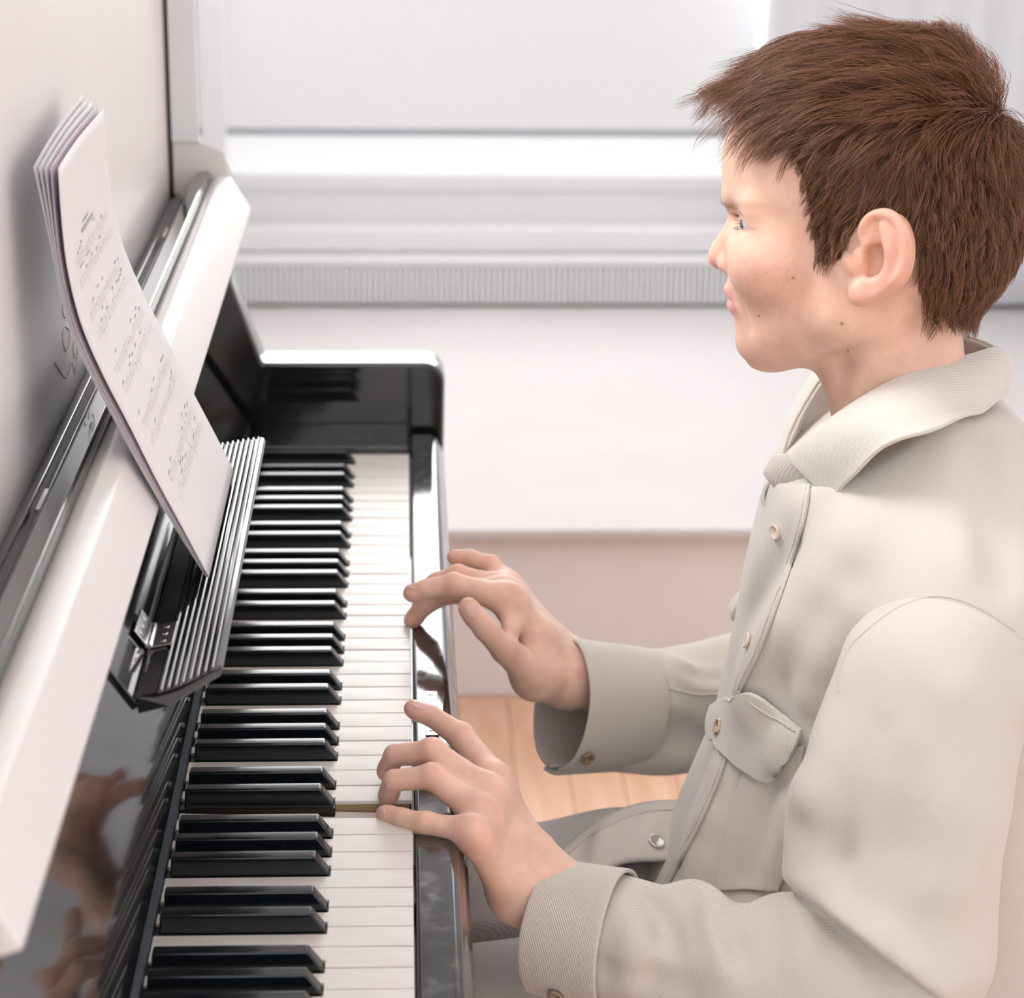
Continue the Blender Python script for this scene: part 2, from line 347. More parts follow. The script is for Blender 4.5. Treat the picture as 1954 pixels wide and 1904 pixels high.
# ribbed music shelf on the lid
C0 = Vector((-0.1480, 0, 0.1700)); d = Vector((0.982, 0, 0.190)).normalized(); nn_ = Vector((-0.190, 0, 0.982)).normalized()
SK = 0.817
def sh(a, b): p = C0+d*a*SK+nn_*b*SK; return (p.x, p.z)
prof = [sh(0.0, 0), sh(0.014, 0)]
a = 0.014
for k in range(8):
    prof += [sh(a+0.0006, -0.0012), sh(a+0.0018, -0.0014), sh(a+0.0024, 0.0002), sh(a+0.0034, 0.0009), sh(a+0.0042, 0.0002)]; a += 0.0046
prof += [sh(a+0.001, 0.0), sh(a+0.0035, -0.001), sh(a+0.0045, -0.004), sh(a+0.002, -0.008), sh(0.02, -0.012), sh(0.0, -0.012)]
n = len(prof); V = []; F = []
ys = [-0.434, -0.432, -0.429, -0.420]+list(np.linspace(-0.36, -0.01, 5))+[0.0, 0.008, 0.014]
amax = (a+0.0045)*SK
for y in ys:
    for (x, z) in prof:
        q = ((Vector((x, 0, z))-C0).dot(d))/amax
        yy = y
        if y < -0.415: yy = y + 0.026*max(0, q)**2.2
        if y > -0.005: yy = y - 0.004*max(0, q)**6
        V.append((x, yy, z))
for j in range(len(ys)-1):
    for i in range(n): F.append((j*n+i, j*n+(i+1) % n, (j+1)*n+(i+1) % n, (j+1)*n+i))
F += [tuple(range(n-1, -1, -1)), tuple(range((len(ys)-1)*n, len(ys)*n))]
o = PK(from_py('music_shelf', V, F, 'lacquer')); o['label'] = 'ribbed folding music shelf'
bm = bmesh.new(); bm.from_mesh(o.data); bmesh.ops.recalc_face_normals(bm, faces=bm.faces); bm.to_mesh(o.data); bm.free()
shelf = o
def leaf(o_, dirv, nrm, y0, y1, w):
    pts = []
    for a_, b_ in ((0, 0.0003), (w, 0.0003), (w, 0.0016), (0, 0.0016)): pts.append(C0+dirv*a_+nrm*b_)
    o = prism('hinge_leaf', [(p.x, p.z) for p in pts], y0, y1, 'nickel', None, 0.0003)
    o.parent = o_; o.matrix_parent_inverse = o_.matrix_world.inverted(); 
    return o
e1 = Vector((-0.57, 0, 0.82)).normalized(); e2 = Vector((0.82, 0, 0.57)).normalized()
PK(prism('shelf_back_plate', [(p.x, p.z) for p in (C0-e1*0.006+e2*-0.001, C0+e1*0.052-e2*0.001, C0+e1*0.052-e2*0.006, C0-e1*0.006-e2*0.006)], -0.434, 0.014, 'lacquer', None, 0.0008))
for yc in (-0.352, -0.06):
    l1 = prism('hinge', [(p.x, p.z) for p in (C0+d*0.001+nn_*0.0003, C0+d*0.0145+nn_*0.0003, C0+d*0.0145+nn_*0.0016, C0+d*0.001+nn_*0.0016)], yc-0.0165, yc+0.0165, 'nickel', None, 0.0003)
    PK(l1); l1['label'] = 'nickel hinge'
    l2 = prism('hinge_leaf', [(p.x, p.z) for p in (C0+e1*0.001+e2*0.0006, C0+e1*0.0135+e2*0.0006, C0+e1*0.0135+e2*0.0018, C0+e1*0.001+e2*0.0018)], yc-0.0165, yc+0.0165, 'nickel', l1, 0.0003)
    k_ = C0+d*0.001+nn_*0.0018
    for j in range(5):
        bm = bmesh.new(); bmesh.ops.create_cone(bm, cap_ends=True, segments=14, radius1=0.0018, radius2=0.0018, depth=0.0062, matrix=Matrix.Translation((k_.x, yc-0.0132+j*0.0066, k_.z)) @ Matrix.Rotation(math.pi/2, 4, 'X'))
        me = bpy.data.meshes.new('knuckle'); bm.to_mesh(me); bm.free(); link('knuckle', me, 'nickel', l1, False)
    for j in range(3):
        for dv, nv, off_ in ((d, nn_, 0.0016), (e1, e2, 0.0018)):
            c = C0+dv*0.0090+nv*off_; rot = nv.to_track_quat('Z', 'Y').to_matrix().to_4x4()
            bm = bmesh.new(); bmesh.ops.create_cone(bm, cap_ends=True, segments=14, radius1=0.0019, radius2=0.0013, depth=0.0008, matrix=Matrix.Translation((c.x, yc-0.0105+j*0.0105, c.z)) @ rot)
            me = bpy.data.meshes.new('screw'); bm.to_mesh(me); bm.free(); link('screw', me, 'nickel', l1, False)

# ------------------------------------------------------------------ implicit modelling (round cones, ellipsoids, smooth blends -> quads)
class SDF:
    def __init__(s, lo, hi, h):
        s.lo = np.array(lo, float); s.h = h; s.n = np.ceil((np.array(hi)-s.lo)/h).astype(int)+1
        s.ax = [(s.lo[i]+h*np.arange(s.n[i])).astype(np.float32) for i in range(3)]
        s.f = np.full(tuple(s.n), 1.0, np.float32)
    def blk(s, lo, hi):
        a = np.clip(np.floor((np.array(lo)-s.lo)/s.h).astype(int), 0, s.n-1); b = np.clip(np.ceil((np.array(hi)-s.lo)/s.h).astype(int)+1, 1, s.n)
        if np.any(b <= a): return None
        sl = tuple(slice(a[i], b[i]) for i in range(3))
        return sl, s.ax[0][sl[0]][:, None, None], s.ax[1][sl[1]][None, :, None], s.ax[2][sl[2]][None, None, :]
    @staticmethod
    def _smin(a, b, k):
        if k <= 0: return np.minimum(a, b)
        h_ = np.maximum(k-np.abs(a-b), 0)/k
        return np.minimum(a, b)-h_*h_*k*0.25
    def add(s, sl, d, k): s.f[sl] = s._smin(s.f[sl], d, k)
    def cut(s, sl, d, k): s.f[sl] = -s._smin(-s.f[sl], d, k)
    def cone(s, a, b, ra, rb, k=0.004, sub=False, pad=None):
        a = np.array(a, float); b = np.array(b, float); m = max(ra, rb)+(pad if pad is not None else k*1.5+3*s.h)
        B = s.blk(np.minimum(a, b)-m, np.maximum(a, b)+m)
        if B is None: return
        sl, X, Y, Z = B; ba = b-a; L2 = ba@ba+1e-12
        px, py, pz = X-np.float32(a[0]), Y-np.float32(a[1]), Z-np.float32(a[2])
        t = np.clip((px*np.float32(ba[0])+py*np.float32(ba[1])+pz*np.float32(ba[2]))/np.float32(L2), 0, 1)
        d = np.sqrt((px-t*np.float32(ba[0]))**2+(py-t*np.float32(ba[1]))**2+(pz-t*np.float32(ba[2]))**2)-(np.float32(ra)+t*np.float32(rb-ra))
        (s.cut(sl, d, k) if sub else s.add(sl, d, k))
    def chain(s, pts, rr, k=0.004, sub=False):
        if np.isscalar(rr): rr = [rr]*len(pts)
        pts = np.array(pts, float); n_ = len(pts); out = []; ro = []
        if n_ > 2:
            for i in range(n_-1):
                p0, p1, p2, p3 = [pts[max(0, min(n_-1, i+q))] for q in (-1, 0, 1, 2)]
                for t in (0, .25, .5, .75): out.append(0.5*((2*p1)+(-p0+p2)*t+(2*p0-5*p1+4*p2-p3)*t*t+(-p0+3*p1-3*p2+p3)*t**3)); ro.append(rr[i]*(1-t)+rr[i+1]*t)
            out.append(pts[-1]); ro.append(rr[-1])
        else: out, ro = list(pts), list(rr)
        out = np.array(out); m = max(rr)+k*1.5+3*s.h; B = s.blk(out.min(0)-m, out.max(0)+m)
        if B is None: return
        sl, X, Y, Z = B; D = None
        for i in range(len(out)-1):
            a = out[i].astype(np.float32); ba = (out[i+1]-out[i]).astype(np.float32); L2 = np.float32(ba@ba+1e-12)
            px, py, pz = X-a[0], Y-a[1], Z-a[2]; t = np.clip((px*ba[0]+py*ba[1]+pz*ba[2])/L2, 0, 1)
            d = np.sqrt((px-t*ba[0])**2+(py-t*ba[1])**2+(pz-t*ba[2])**2)-(np.float32(ro[i])+t*np.float32(ro[i+1]-ro[i]))
            D = d if D is None else np.minimum(D, d)
        (s.cut(sl, D, k) if sub else s.add(sl, D, k))
    def ell(s, c, r, k=0.004, sub=False, rot=None, pad=None):
        c = np.array(c, float); r = np.array(r, float); m = (r.max() if rot is not None else r)+(pad if pad is not None else k*1.5+3*s.h)
        B = s.blk(c-m, c+m)
        if B is None: return
        sl, X, Y, Z = B; p = [X-np.float32(c[0]), Y-np.float32(c[1]), Z-np.float32(c[2])]
        if rot is not None:
            R = np.array(rot, np.float32); p = [p[0]*R[i][0]+p[1]*R[i][1]+p[2]*R[i][2] for i in range(3)]
        q = [(p[i]/np.float32(r[i])) for i in range(3)]
        k0 = np.sqrt(q[0]**2+q[1]**2+q[2]**2); k1 = np.sqrt((q[0]/np.float32(r[0]))**2+(q[1]/np.float32(r[1]))**2+(q[2]/np.float32(r[2]))**2)+1e-9
        d = k0*(k0-1)/k1
        (s.cut(sl, d, k) if sub else s.add(sl, d, k))
    def mesh(s):
        f = s.f; ins = f < 0
        n = f.shape
        c = np.zeros(tuple(np.array(n)-1), np.uint8)
        for dx in (0, 1):
            for dy in (0, 1):
                for dz in (0, 1): c += ins[dx:n[0]-1+dx, dy:n[1]-1+dy, dz:n[2]-1+dz]
        act = (c > 0) & (c < 8)
        idx = -np.ones(act.shape, np.int32); I, J, K = np.nonzero(act); idx[I, J, K] = np.arange(len(I))
        acc = np.zeros((len(I), 3), np.float32); cnt = np.zeros(len(I), np.float32)
        cor = [(0, 0, 0), (1, 0, 0), (0, 1, 0), (1, 1, 0), (0, 0, 1), (1, 0, 1), (0, 1, 1), (1, 1, 1)]
        val = [f[I+a, J+b, K+e] for a, b, e in cor]
        for a in range(8):
            for b in range(a+1, 8):
                df = [cor[b][i]-cor[a][i] for i in range(3)]
                if sum(map(abs, df)) != 1: continue
                m = (val[a] < 0) != (val[b] < 0); t = np.where(m, val[a]/np.where(m, val[a]-val[b], 1), 0)
                for i in range(3): acc[:, i] += np.where(m, cor[a][i]+t*df[i], 0)
                cnt += m
        V = acc/cnt[:, None]+np.stack([I, J, K], 1); V = V*s.h+s.lo
        F = []
        for ax in range(3):
            o1, o2 = [(1, 2), (2, 0), (0, 1)][ax]
            sl0 = [slice(0, n[i]) for i in range(3)]; sl1 = list(sl0); sl0[ax] = slice(0, n[ax]-1); sl1[ax] = slice(1, n[ax])
            for o in (o1, o2): sl0[o] = slice(1, n[o]-1); sl1[o] = slice(1, n[o]-1)
            A = ins[tuple(sl0)]; B = ins[tuple(sl1)]
            for flip, m in ((False, A & ~B), (True, ~A & B)):
                q = np.stack(np.nonzero(m), 1)
                if not len(q): continue
                q[:, o1] += 1; q[:, o2] += 1
                e1_ = np.zeros(3, int); e2_ = np.zeros(3, int); e1_[o1] = 1; e2_[o2] = 1
                a, b, c_, d = q-e1_-e2_, q-e2_, q, q-e1_
                g = [idx[t[:, 0], t[:, 1], t[:, 2]] for t in (a, b, c_, d)]
                F.append(np.stack(g if not flip else g[::-1], 1))
        return V, np.concatenate(F)
def grid_smooth(f, it=1):
    for _ in range(it):
        for a in range(3):
            g = f.copy(); s0 = [slice(None)]*3; s1 = [slice(None)]*3; sm = [slice(None)]*3
            s0[a] = slice(0, -2); s1[a] = slice(2, None); sm[a] = slice(1, -1)
            f[tuple(sm)] = 0.5*g[tuple(sm)]+0.25*(g[tuple(s0)]+g[tuple(s1)])
    return f
def interp(x, xs, ys): return np.interp(x, xs, ys)

# ------------------------------------------------------------------ the boy
BOY = tag(empty('person', (0.32, -0.08, -0.28)), 'boy with short auburn hair and freckles playing the piano in an off-white overshirt', 'person')
def BK(o): return keep(o, BOY)
YB = -0.08
# ---- head frame: x back(+)/face(-), y towards the viewer's side, z up (metres)
O = at(1620, 420, YB); ray = O-CAM; HD = np.linalg.norm(ray); ray /= HD
a_ = RT-ray*(RT@ray); a_ /= np.linalg.norm(a_); c_ = np.cross(a_, ray); c_ /= np.linalg.norm(c_)
MM = 0.000342
PSI, PHI = math.radians(8), math.radians(6)
cp, sp, cf, sf = math.cos(PSI), math.sin(PSI), math.cos(PHI), math.sin(PHI)
def head2view(p):
    x, y, z = p[..., 0], p[..., 1], p[..., 2]; xv = x*cp-y*sp; yv = x*sp+y*cp
    return np.stack([xv, z*sf+yv*cf, z*cf-yv*sf], -1)
def head2world(p):
    v = head2view(np.asarray(p, float)); return O+v[..., 0:1]*a_-v[..., 1:2]*ray+v[..., 2:3]*c_
def hp(px, py, y):
    """head-frame point seen at photo pixel when its lateral offset is y"""
    xv = (px-1620)*MM; zv = (420-py)*MM
    k = 1-y/HD; xv *= k; zv *= k
    x = (xv+y*sp)/cp; yv = x*sp+y*cp; return np.array([x, y, (zv+yv*sf)/cf])
mm = 0.001
def surf_hit(S):
    f = S.f.copy(); lo = S.lo; h = S.h
    def hit(px, py):
        for y in np.arange(.095, -.01, -.0005):
            p = hp(px, py, y); i = np.round((p-lo)/h).astype(int)
            if (i < 0).any() or (i >= f.shape).any(): continue
            if f[tuple(i)] < 0: return p
        return hp(px, py, .0)
    return hit
def build_head():
    S = SDF((-0.100, -0.098, -0.175), (0.112, 0.098, 0.122), 0.0011)
    S.ell((.0095, 0, .038), (.0935, .072, .077), 0.0, pad=1)
    S.ell((-.026, 0, -.020), (.0555, .0535, .076), .022, pad=.05)
    S.ell((.046, 0, -.004), (.060, .066, .060), .02, pad=.04)
    for s in (-1, 1):
        S.ell((-.040, s*.0350, -.025), (.029, .0255, .025), .018, pad=.03)          # cheeks
        S.cone((-.050, s*.012, -.079), (.004, s*.046, -.056), .0185, .016, .02)    # jaw
        S.cone((.004, s*.046, -.056), (.014, s*.056, -.022), .016, .016, .02)
        S.cone((-.070, s*.010, .013), (-.054, s*.042, .012), .0085, .010, .010)    # brow
        S.ell((-.080, s*.036, .003), (.015, .018, .0085), .012, True)             # socket
    S.ell((-.0555, 0, -.0795), (.0180, .020, .0180), .012)                          # chin
    S.cone((.030, 0, -.055), (.042, 0, -.135), .043, .041, .014, pad=.03)         # neck
    S.cone((.042, 0, -.135), (.050, 0, -.180), .041, .045, .02, pad=.03)
    S.cone((.003, 0, -.088), (.038, 0, -.165), .025, .029, .014, pad=.03)
    for s in (-1, 1): S.cone((.034, s*.050, -.035), (.012, s*.014, -.150), .011, .010, .012)
    # nose
    S.chain([(-.0735, 0, .008), (-.0765, 0, -.006), (-.0830, 0, -.018), (-.0855, 0, -.0255)], [.0075, .0063, .0070, .0088], .007)
    for s in (-1, 1):
        S.ell((-.0765, s*.0105, -.0300), (.0085, .0055, .0060), .005)
        S.ell((-.0830, s*.0058, -.0370), (.0040, .0024, .0030), .0025, True)
    S.cone((-.080, 0, -.033), (-.0765, 0, -.040), .004, .004, .004)
    # mouth
    S.ell((-.0575, 0, -.051), (.0205, .027, .022), .012)
    S.chain([(-.0775, 0, -.0482), (-.0745, .012, -.0492), (-.0680, .0245, -.0532)], [.0046, .0042, .0024], .004)
    S.chain([(-.0775, 0, -.0482), (-.0745, -.012, -.0492), (-.0680, -.0245, -.0532)], [.0046, .0042, .0024], .004)
    for s in (-1, 1):
        S.chain([(-.0762, 0, -.0588), (-.0730, s*.012, -.0580), (-.0675, s*.0225, -.0550)], [.0050, .0044, .0024], .004)
        S.chain([(-.0850, 0, -.0534), (-.0795, s*.012, -.0531), (-.0705, s*.0235, -.0526), (-.0670, s*.0285, -.0515)], [.0010, .0010, .0009, .0006], .0016, True)
        if s == -1: SNAP = surf_hit(S)
        f_ = [SNAP(*q) for q in ((1393, 533), (1403, 556), (1414, 577), (1424, 605), (1432, 640))]
        S.chain([(p[0], s*p[1], p[2]) for p in f_], [.0005, .0008, .0008, .0006, .0003], .0035, True)   # smile fold
        S.ell((-.0415, s*.0355, -.0250), (.0290, .0230, .0215), .008)
        # eyelids round the eyeball, then the narrow opening
        S.ell((-.0545, s*.0325, .0010), (.0134, .0140, .0132), .005)
        th = math.radians(-14*s); tz_ = math.radians(32*s)
        R = np.array([(1, 0, 0), (0, math.cos(th), math.sin(th)), (0, -math.sin(th), math.cos(th))]) @ np.array([(math.cos(tz_), -math.sin(tz_), 0), (math.sin(tz_), math.cos(tz_), 0), (0, 0, 1)])
        S.ell((-.0640, s*.0385, .0010), (.0090, .0135, .0036), .0012, True, R)
    global HEADF; HEADF = (S.f.copy(), S.lo.copy(), S.h)
    # ear (near side) and its mirror
    for s in (1, -1):
        def E(px, py, y): p = hp(px, py, y); return (p[0], s*p[1], p[2])
        S.ell(E(1688, 492, .0735), (.0145, .0050, .0260), .005, False, [(math.cos(.30*s), math.sin(-.30)*1, 0), (math.sin(.30), math.cos(.30)*s if False else math.cos(.30), 0), (0, 0, 1)] if s > 0 else [(math.cos(.30), math.sin(.30), 0), (-math.sin(.30), math.cos(.30), 0), (0, 0, 1)])
        hel = [(1655, 470, .0735), (1646, 445, .0745), (1652, 423, .0770), (1670, 409, .0790), (1694, 408, .0815), (1716, 425, .0845), (1729, 455, .0865), (1731, 490, .0865), (1722, 520, .0850), (1702, 543, .0815), (1675, 560, .0775), (1650, 566, .0745)]
        S.ell(E(1708, 480, .0770), (.0130, .0075, .0240), .006)
        S.chain([E(*p) for p in hel], [.0030, .0033, .0032, .0032, .0034, .0036, .0038, .0040, .0042, .0044, .0050, .0050], .0030)
        S.ell(E(1645, 560, .0740), (.0078, .0050, .0085), .005)
        S.ell(E(1672, 501, .0815), (.0090, .0155, .0115), .0025, True)                      # concha
        S.ell(E(1661, 518, .0800), (.0045, .0090, .0055), .0040, True)
        S.chain([E(1664, 430, .0830), E(1670, 450, .0825), E(1682, 476, .0810)], [.0046, .0050, .0032], .0025, True)   # fossa
        S.chain([E(1690, 432, .0800), E(1699, 460, .0810), E(1703, 490, .0815), E(1697, 520, .0795), E(1678, 541, .0765), E(1660, 546, .0750)], [.0030, .0040, .0046, .0046, .0044, .0036], .0050)  # antihelix
        S.ell(E(1641, 500, .0715), (.0060, .0040, .0085), .005)                             # tragus
    S.f = grid_smooth(S.f, 1)
    V, F = S.mesh(); V = V.astype(np.float64)
    # bring the midline profile onto the measured one
    tz = np.array([34, 13, 3, -7, -13, -19, -25, -31, -34, -36.2, -41, -46.5, -50, -53, -56, -58.5, -62, -67, -72, -79, -85.5, -91, -94])*mm
    tx = np.array([-84.5, -83.5, -79.5, -84.5, -89.5, -93, -94.5, -93.3, -90, -82, -81.0, -83.8, -82.5, -79.5, -81.2, -82, -79.5, -75.5, -74.6, -74.6, -74.2, -71.5, -66.5])*mm
    mid = np.abs(V[:, 1]) < .0022; bins = np.arange(-.095, .036, .0015); ax_ = []
    for b in bins:
        q = mid & (np.abs(V[:, 2]-b) < .0012) & (V[:, 0] < -.03); ax_.append(V[q, 0].min() if q.any() else np.nan)
    ax_ = np.array(ax_); ok = ~np.isnan(ax_); actual = np.interp(V[:, 2], bins[ok], ax_[ok]); tgt = np.interp(V[:, 2], tz[::-1], tx[::-1])
    wz = np.clip((V[:, 2]+.099)/.006, 0, 1)*np.clip((.050-V[:, 2])/.015, 0, 1)
    wy = np.exp(-(V[:, 1]/.020)**2); wx = np.clip((-.030-V[:, 0])/.02, 0, 1)
    dlt = np.interp(bins, tz[::-1], tx[::-1])-np.interp(bins, bins[ok], ax_[ok]); dlt = np.convolve(np.pad(dlt, 2, 'edge'), [.1, .2, .4, .2, .1], 'valid')
    V[:, 0] += np.interp(V[:, 2], bins, dlt)*wz*wy*wx
    return V, F

# ---- skin, hair and eye materials
def skin_material():
    m = mat('skin', (0.75, 0.47, 0.36), 0.48, spec=0.4, sss=0.25)
    b = m.node_tree.nodes['Principled BSDF']; b.inputs['Sheen Weight'].default_value = 0.12
    at_ = N(m, 'ShaderNodeVertexColor', layer_name='tone'); tc = N(m, 'ShaderNodeTexCoord')
    fr = N(m, 'ShaderNodeVertexColor', layer_name='freckle'); sep = N(m, 'ShaderNodeSeparateColor'); L(m, fr.outputs[0], sep.inputs[0])
    vo = N(m, 'ShaderNodeTexVoronoi'); vo.inputs['Scale'].default_value = 430; vo.inputs['Randomness'].default_value = 1; L(m, tc.outputs['Object'], vo.inputs['Vector'])
    r1 = N(m, 'ShaderNodeMapRange'); r1.inputs[1].default_value = 0.10; r1.inputs[2].default_value = 0.30; r1.inputs[3].default_value = 1; r1.inputs[4].default_value = 0; L(m, vo.outputs['Distance'], r1.inputs[0])
    s2 = N(m, 'ShaderNodeSeparateColor'); L(m, vo.outputs['Color'], s2.inputs[0])
    gt = N(m, 'ShaderNodeMath', operation='GREATER_THAN'); gt.inputs[1].default_value = 0.50; L(m, s2.outputs[0], gt.inputs[0])
    m1 = N(m, 'ShaderNodeMath', operation='MULTIPLY'); L(m, r1.outputs[0], m1.inputs[0]); L(m, gt.outputs[0], m1.inputs[1])
    m2 = N(m, 'ShaderNodeMath', operation='MULTIPLY'); L(m, m1.outputs[0], m2.inputs[0]); L(m, sep.outputs[0], m2.inputs[1])
    nz = N(m, 'ShaderNodeTexNoise'); nz.inputs['Scale'].default_value = 60; nz.inputs['Detail'].default_value = 5; L(m, tc.outputs['Object'], nz.inputs['Vector'])
    mx0 = N(m, 'ShaderNodeMix', data_type='RGBA', blend_type='MULTIPLY'); mx0.inputs[0].default_value = 1
    rr = N(m, 'ShaderNodeValToRGB'); rr.color_ramp.elements[0].color = (0.90, 0.87, 0.86, 1); rr.color_ramp.elements[1].color = (1.05, 1.04, 1.03, 1); rr.color_ramp.elements[0].position = .35; rr.color_ramp.elements[1].position = .65
    L(m, nz.outputs[0], rr.inputs[0]); L(m, at_.outputs[0], mx0.inputs[6]); L(m, rr.outputs[0], mx0.inputs[7])
    mx = N(m, 'ShaderNodeMix', data_type='RGBA'); mx.inputs[7].default_value = (0.55, 0.27, 0.16, 1); L(m, m2.outputs[0], mx.inputs[0]); L(m, mx0.outputs[2], mx.inputs[6]); L(m, mx.outputs[2], b.inputs['Base Color'])
    n2 = N(m, 'ShaderNodeTexNoise'); n2.inputs['Scale'].default_value = 900; L(m, tc.outputs['Object'], n2.inputs['Vector']); bump(m, n2.outputs[0], 0.12, 0.0006)
    return m
M['skin'] = skin_material()
M['hair'] = mat('auburn_hair', (0.14, 0.05, 0.02), 0.42, spec=0.35)
def hair_strand_mat():
    m = mat('auburn_strands', (0.16, 0.06, 0.025), 0.38, spec=0.7); nt = m.node_tree
    b = nt.nodes['Principled BSDF']
    hi = N(m, 'ShaderNodeHairInfo'); r = N(m, 'ShaderNodeValToRGB'); e = r.color_ramp.elements
    e[0].color = (0.080, 0.028, 0.011, 1); e[1].color = (0.36, 0.160, 0.075, 1); e[0].position = 0.1; e[1].position = 1
    L(m, hi.outputs['Random'], r.inputs[0]); L(m, r.outputs[0], b.inputs['Base Color'])
    tr = N(m, 'ShaderNodeBsdfTranslucent'); L(m, r.outputs[0], tr.inputs[0]); mx = N(m, 'ShaderNodeMixShader'); mx.inputs[0].default_value = 0.22
    L(m, b.outputs[0], mx.inputs[1]); L(m, tr.outputs[0], mx.inputs[2]); L(m, mx.outputs[0], nt.nodes['Material Output'].inputs[0]); return m
M['strand'] = hair_strand_mat()
def set_color(me, name, rgb):
    ca = me.color_attributes.new(name, 'FLOAT_COLOR', 'POINT'); a = np.ones((len(me.vertices), 4), np.float32); a[:, :3] = rgb; ca.data.foreach_set('color', a.ravel())
def inpoly(px, py, poly):
    poly = np.array(poly, float); c = np.zeros(px.shape, bool); j = len(poly)-1
    for i in range(len(poly)):
        xi, yi = poly[i]; xj, yj = poly[j]
        c ^= ((yi > py) != (yj > py)) & (px < (xj-xi)*(py-yi)/(yj-yi+1e-9)+xi); j = i
    return c
def headpx(V):
    """photo pixel of head-frame points, mirrored onto the near side"""
    W = V.copy(); W[..., 1] = np.abs(W[..., 1]); v = head2view(W); k = 1-v[..., 1]/HD
    return 1620+v[..., 0]/MM/k, 420-v[..., 2]/MM/k
HAIRPOLY = [(1300, -200), (1300, 172), (1386, 172), (1440, 186), (1484, 232), (1512, 290), (1538, 365), (1552, 440), (1556, 490), (1578, 506), (1606, 494), (1622, 455), (1640, 425), (1655, 400), (1700, 395), (1735, 420), (1752, 470), (1756, 530), (1762, 575), (1790, 602), (1850, 615), (1990, 560), (2100, 400), (2100, -200)]
SKIN = np.array([0.78, 0.505, 0.385]); RED = np.array([0.80, 0.36, 0.27]); LIP = np.array([0.68, 0.29, 0.27]); HAIRC = np.array([0.10, 0.040, 0.018])
def blob(px, py, cx, cy, rx, ry): return np.exp(-((px-cx)/rx)**2-((py-cy)/ry)**2)
def head_colors(V):
    px, py = headpx(V); n = len(V); col = np.tile(SKIN, (n, 1)); y = np.abs(V[:, 1])
    def mixc(w, c):
        w = np.clip(w, 0, 1)[:, None]; return col*(1-w)+c*w
    col = mixc(0.26*blob(px, py, 1470, 540, 100, 90)*(V[:, 0] < -.01), RED)
    col = mixc(0.35*blob(px, py, 1356, 500, 30, 30), RED)
    ear = (y > .072) & (px > 1610) & (px < 1760) & (py > 390) & (py < 590); col = mixc(0.45*ear, RED)
    lip = np.clip(blob(px, py, 1391, 563, 30, 9.5)*1.8, 0, 1)*(V[:, 0] < -.060)+np.clip(blob(px, py, 1394, 591, 26, 12)*1.9, 0, 1)*(V[:, 0] < -.060)
    lip *= (y < .027); col = mixc(lip*0.85, LIP)
    col = mixc(0.55*blob(px, py, 1420, 392, 42, 7)*(V[:, 0] < -.03), np.array([0.52, 0.30, 0.18]))
    col = mixc(0.8*blob(px, py, 1432, 437, 15, 2.2)*(V[:, 0] < -.03), np.array([0.40, 0.20, 0.15]))  # eyelid crease: its shade painted as a thin brown line
    col = mixc(0.9*blob(px, py, 1371, 523, 6, 2.6)*(V[:, 0] < -.03), np.array([0.35, 0.12, 0.09]))
    for mx_, my_, r_ in ((1610, 619, 3.2), (1622, 671, 2.6), (1450, 605, 2), (1515, 531, 2.6)): col = mixc(1.2*blob(px, py, mx_, my_, r_, r_), np.array([0.28, 0.12, 0.07]))
    hair = inpoly(px, py, HAIRPOLY) & ~((y > .0735) & (px > 1630) & (px < 1742) & (py > 398) & (py < 590)); col[hair] = HAIRC
    fr = np.clip(1.1*blob(px, py, 1475, 525, 75, 60)+0.8*blob(px, py, 1400, 455, 35, 45)+.35*blob(px, py, 1440, 620, 60, 50), 0, 1)*(~hair)*(V[:, 0] < -.005)
    return col, fr, hair

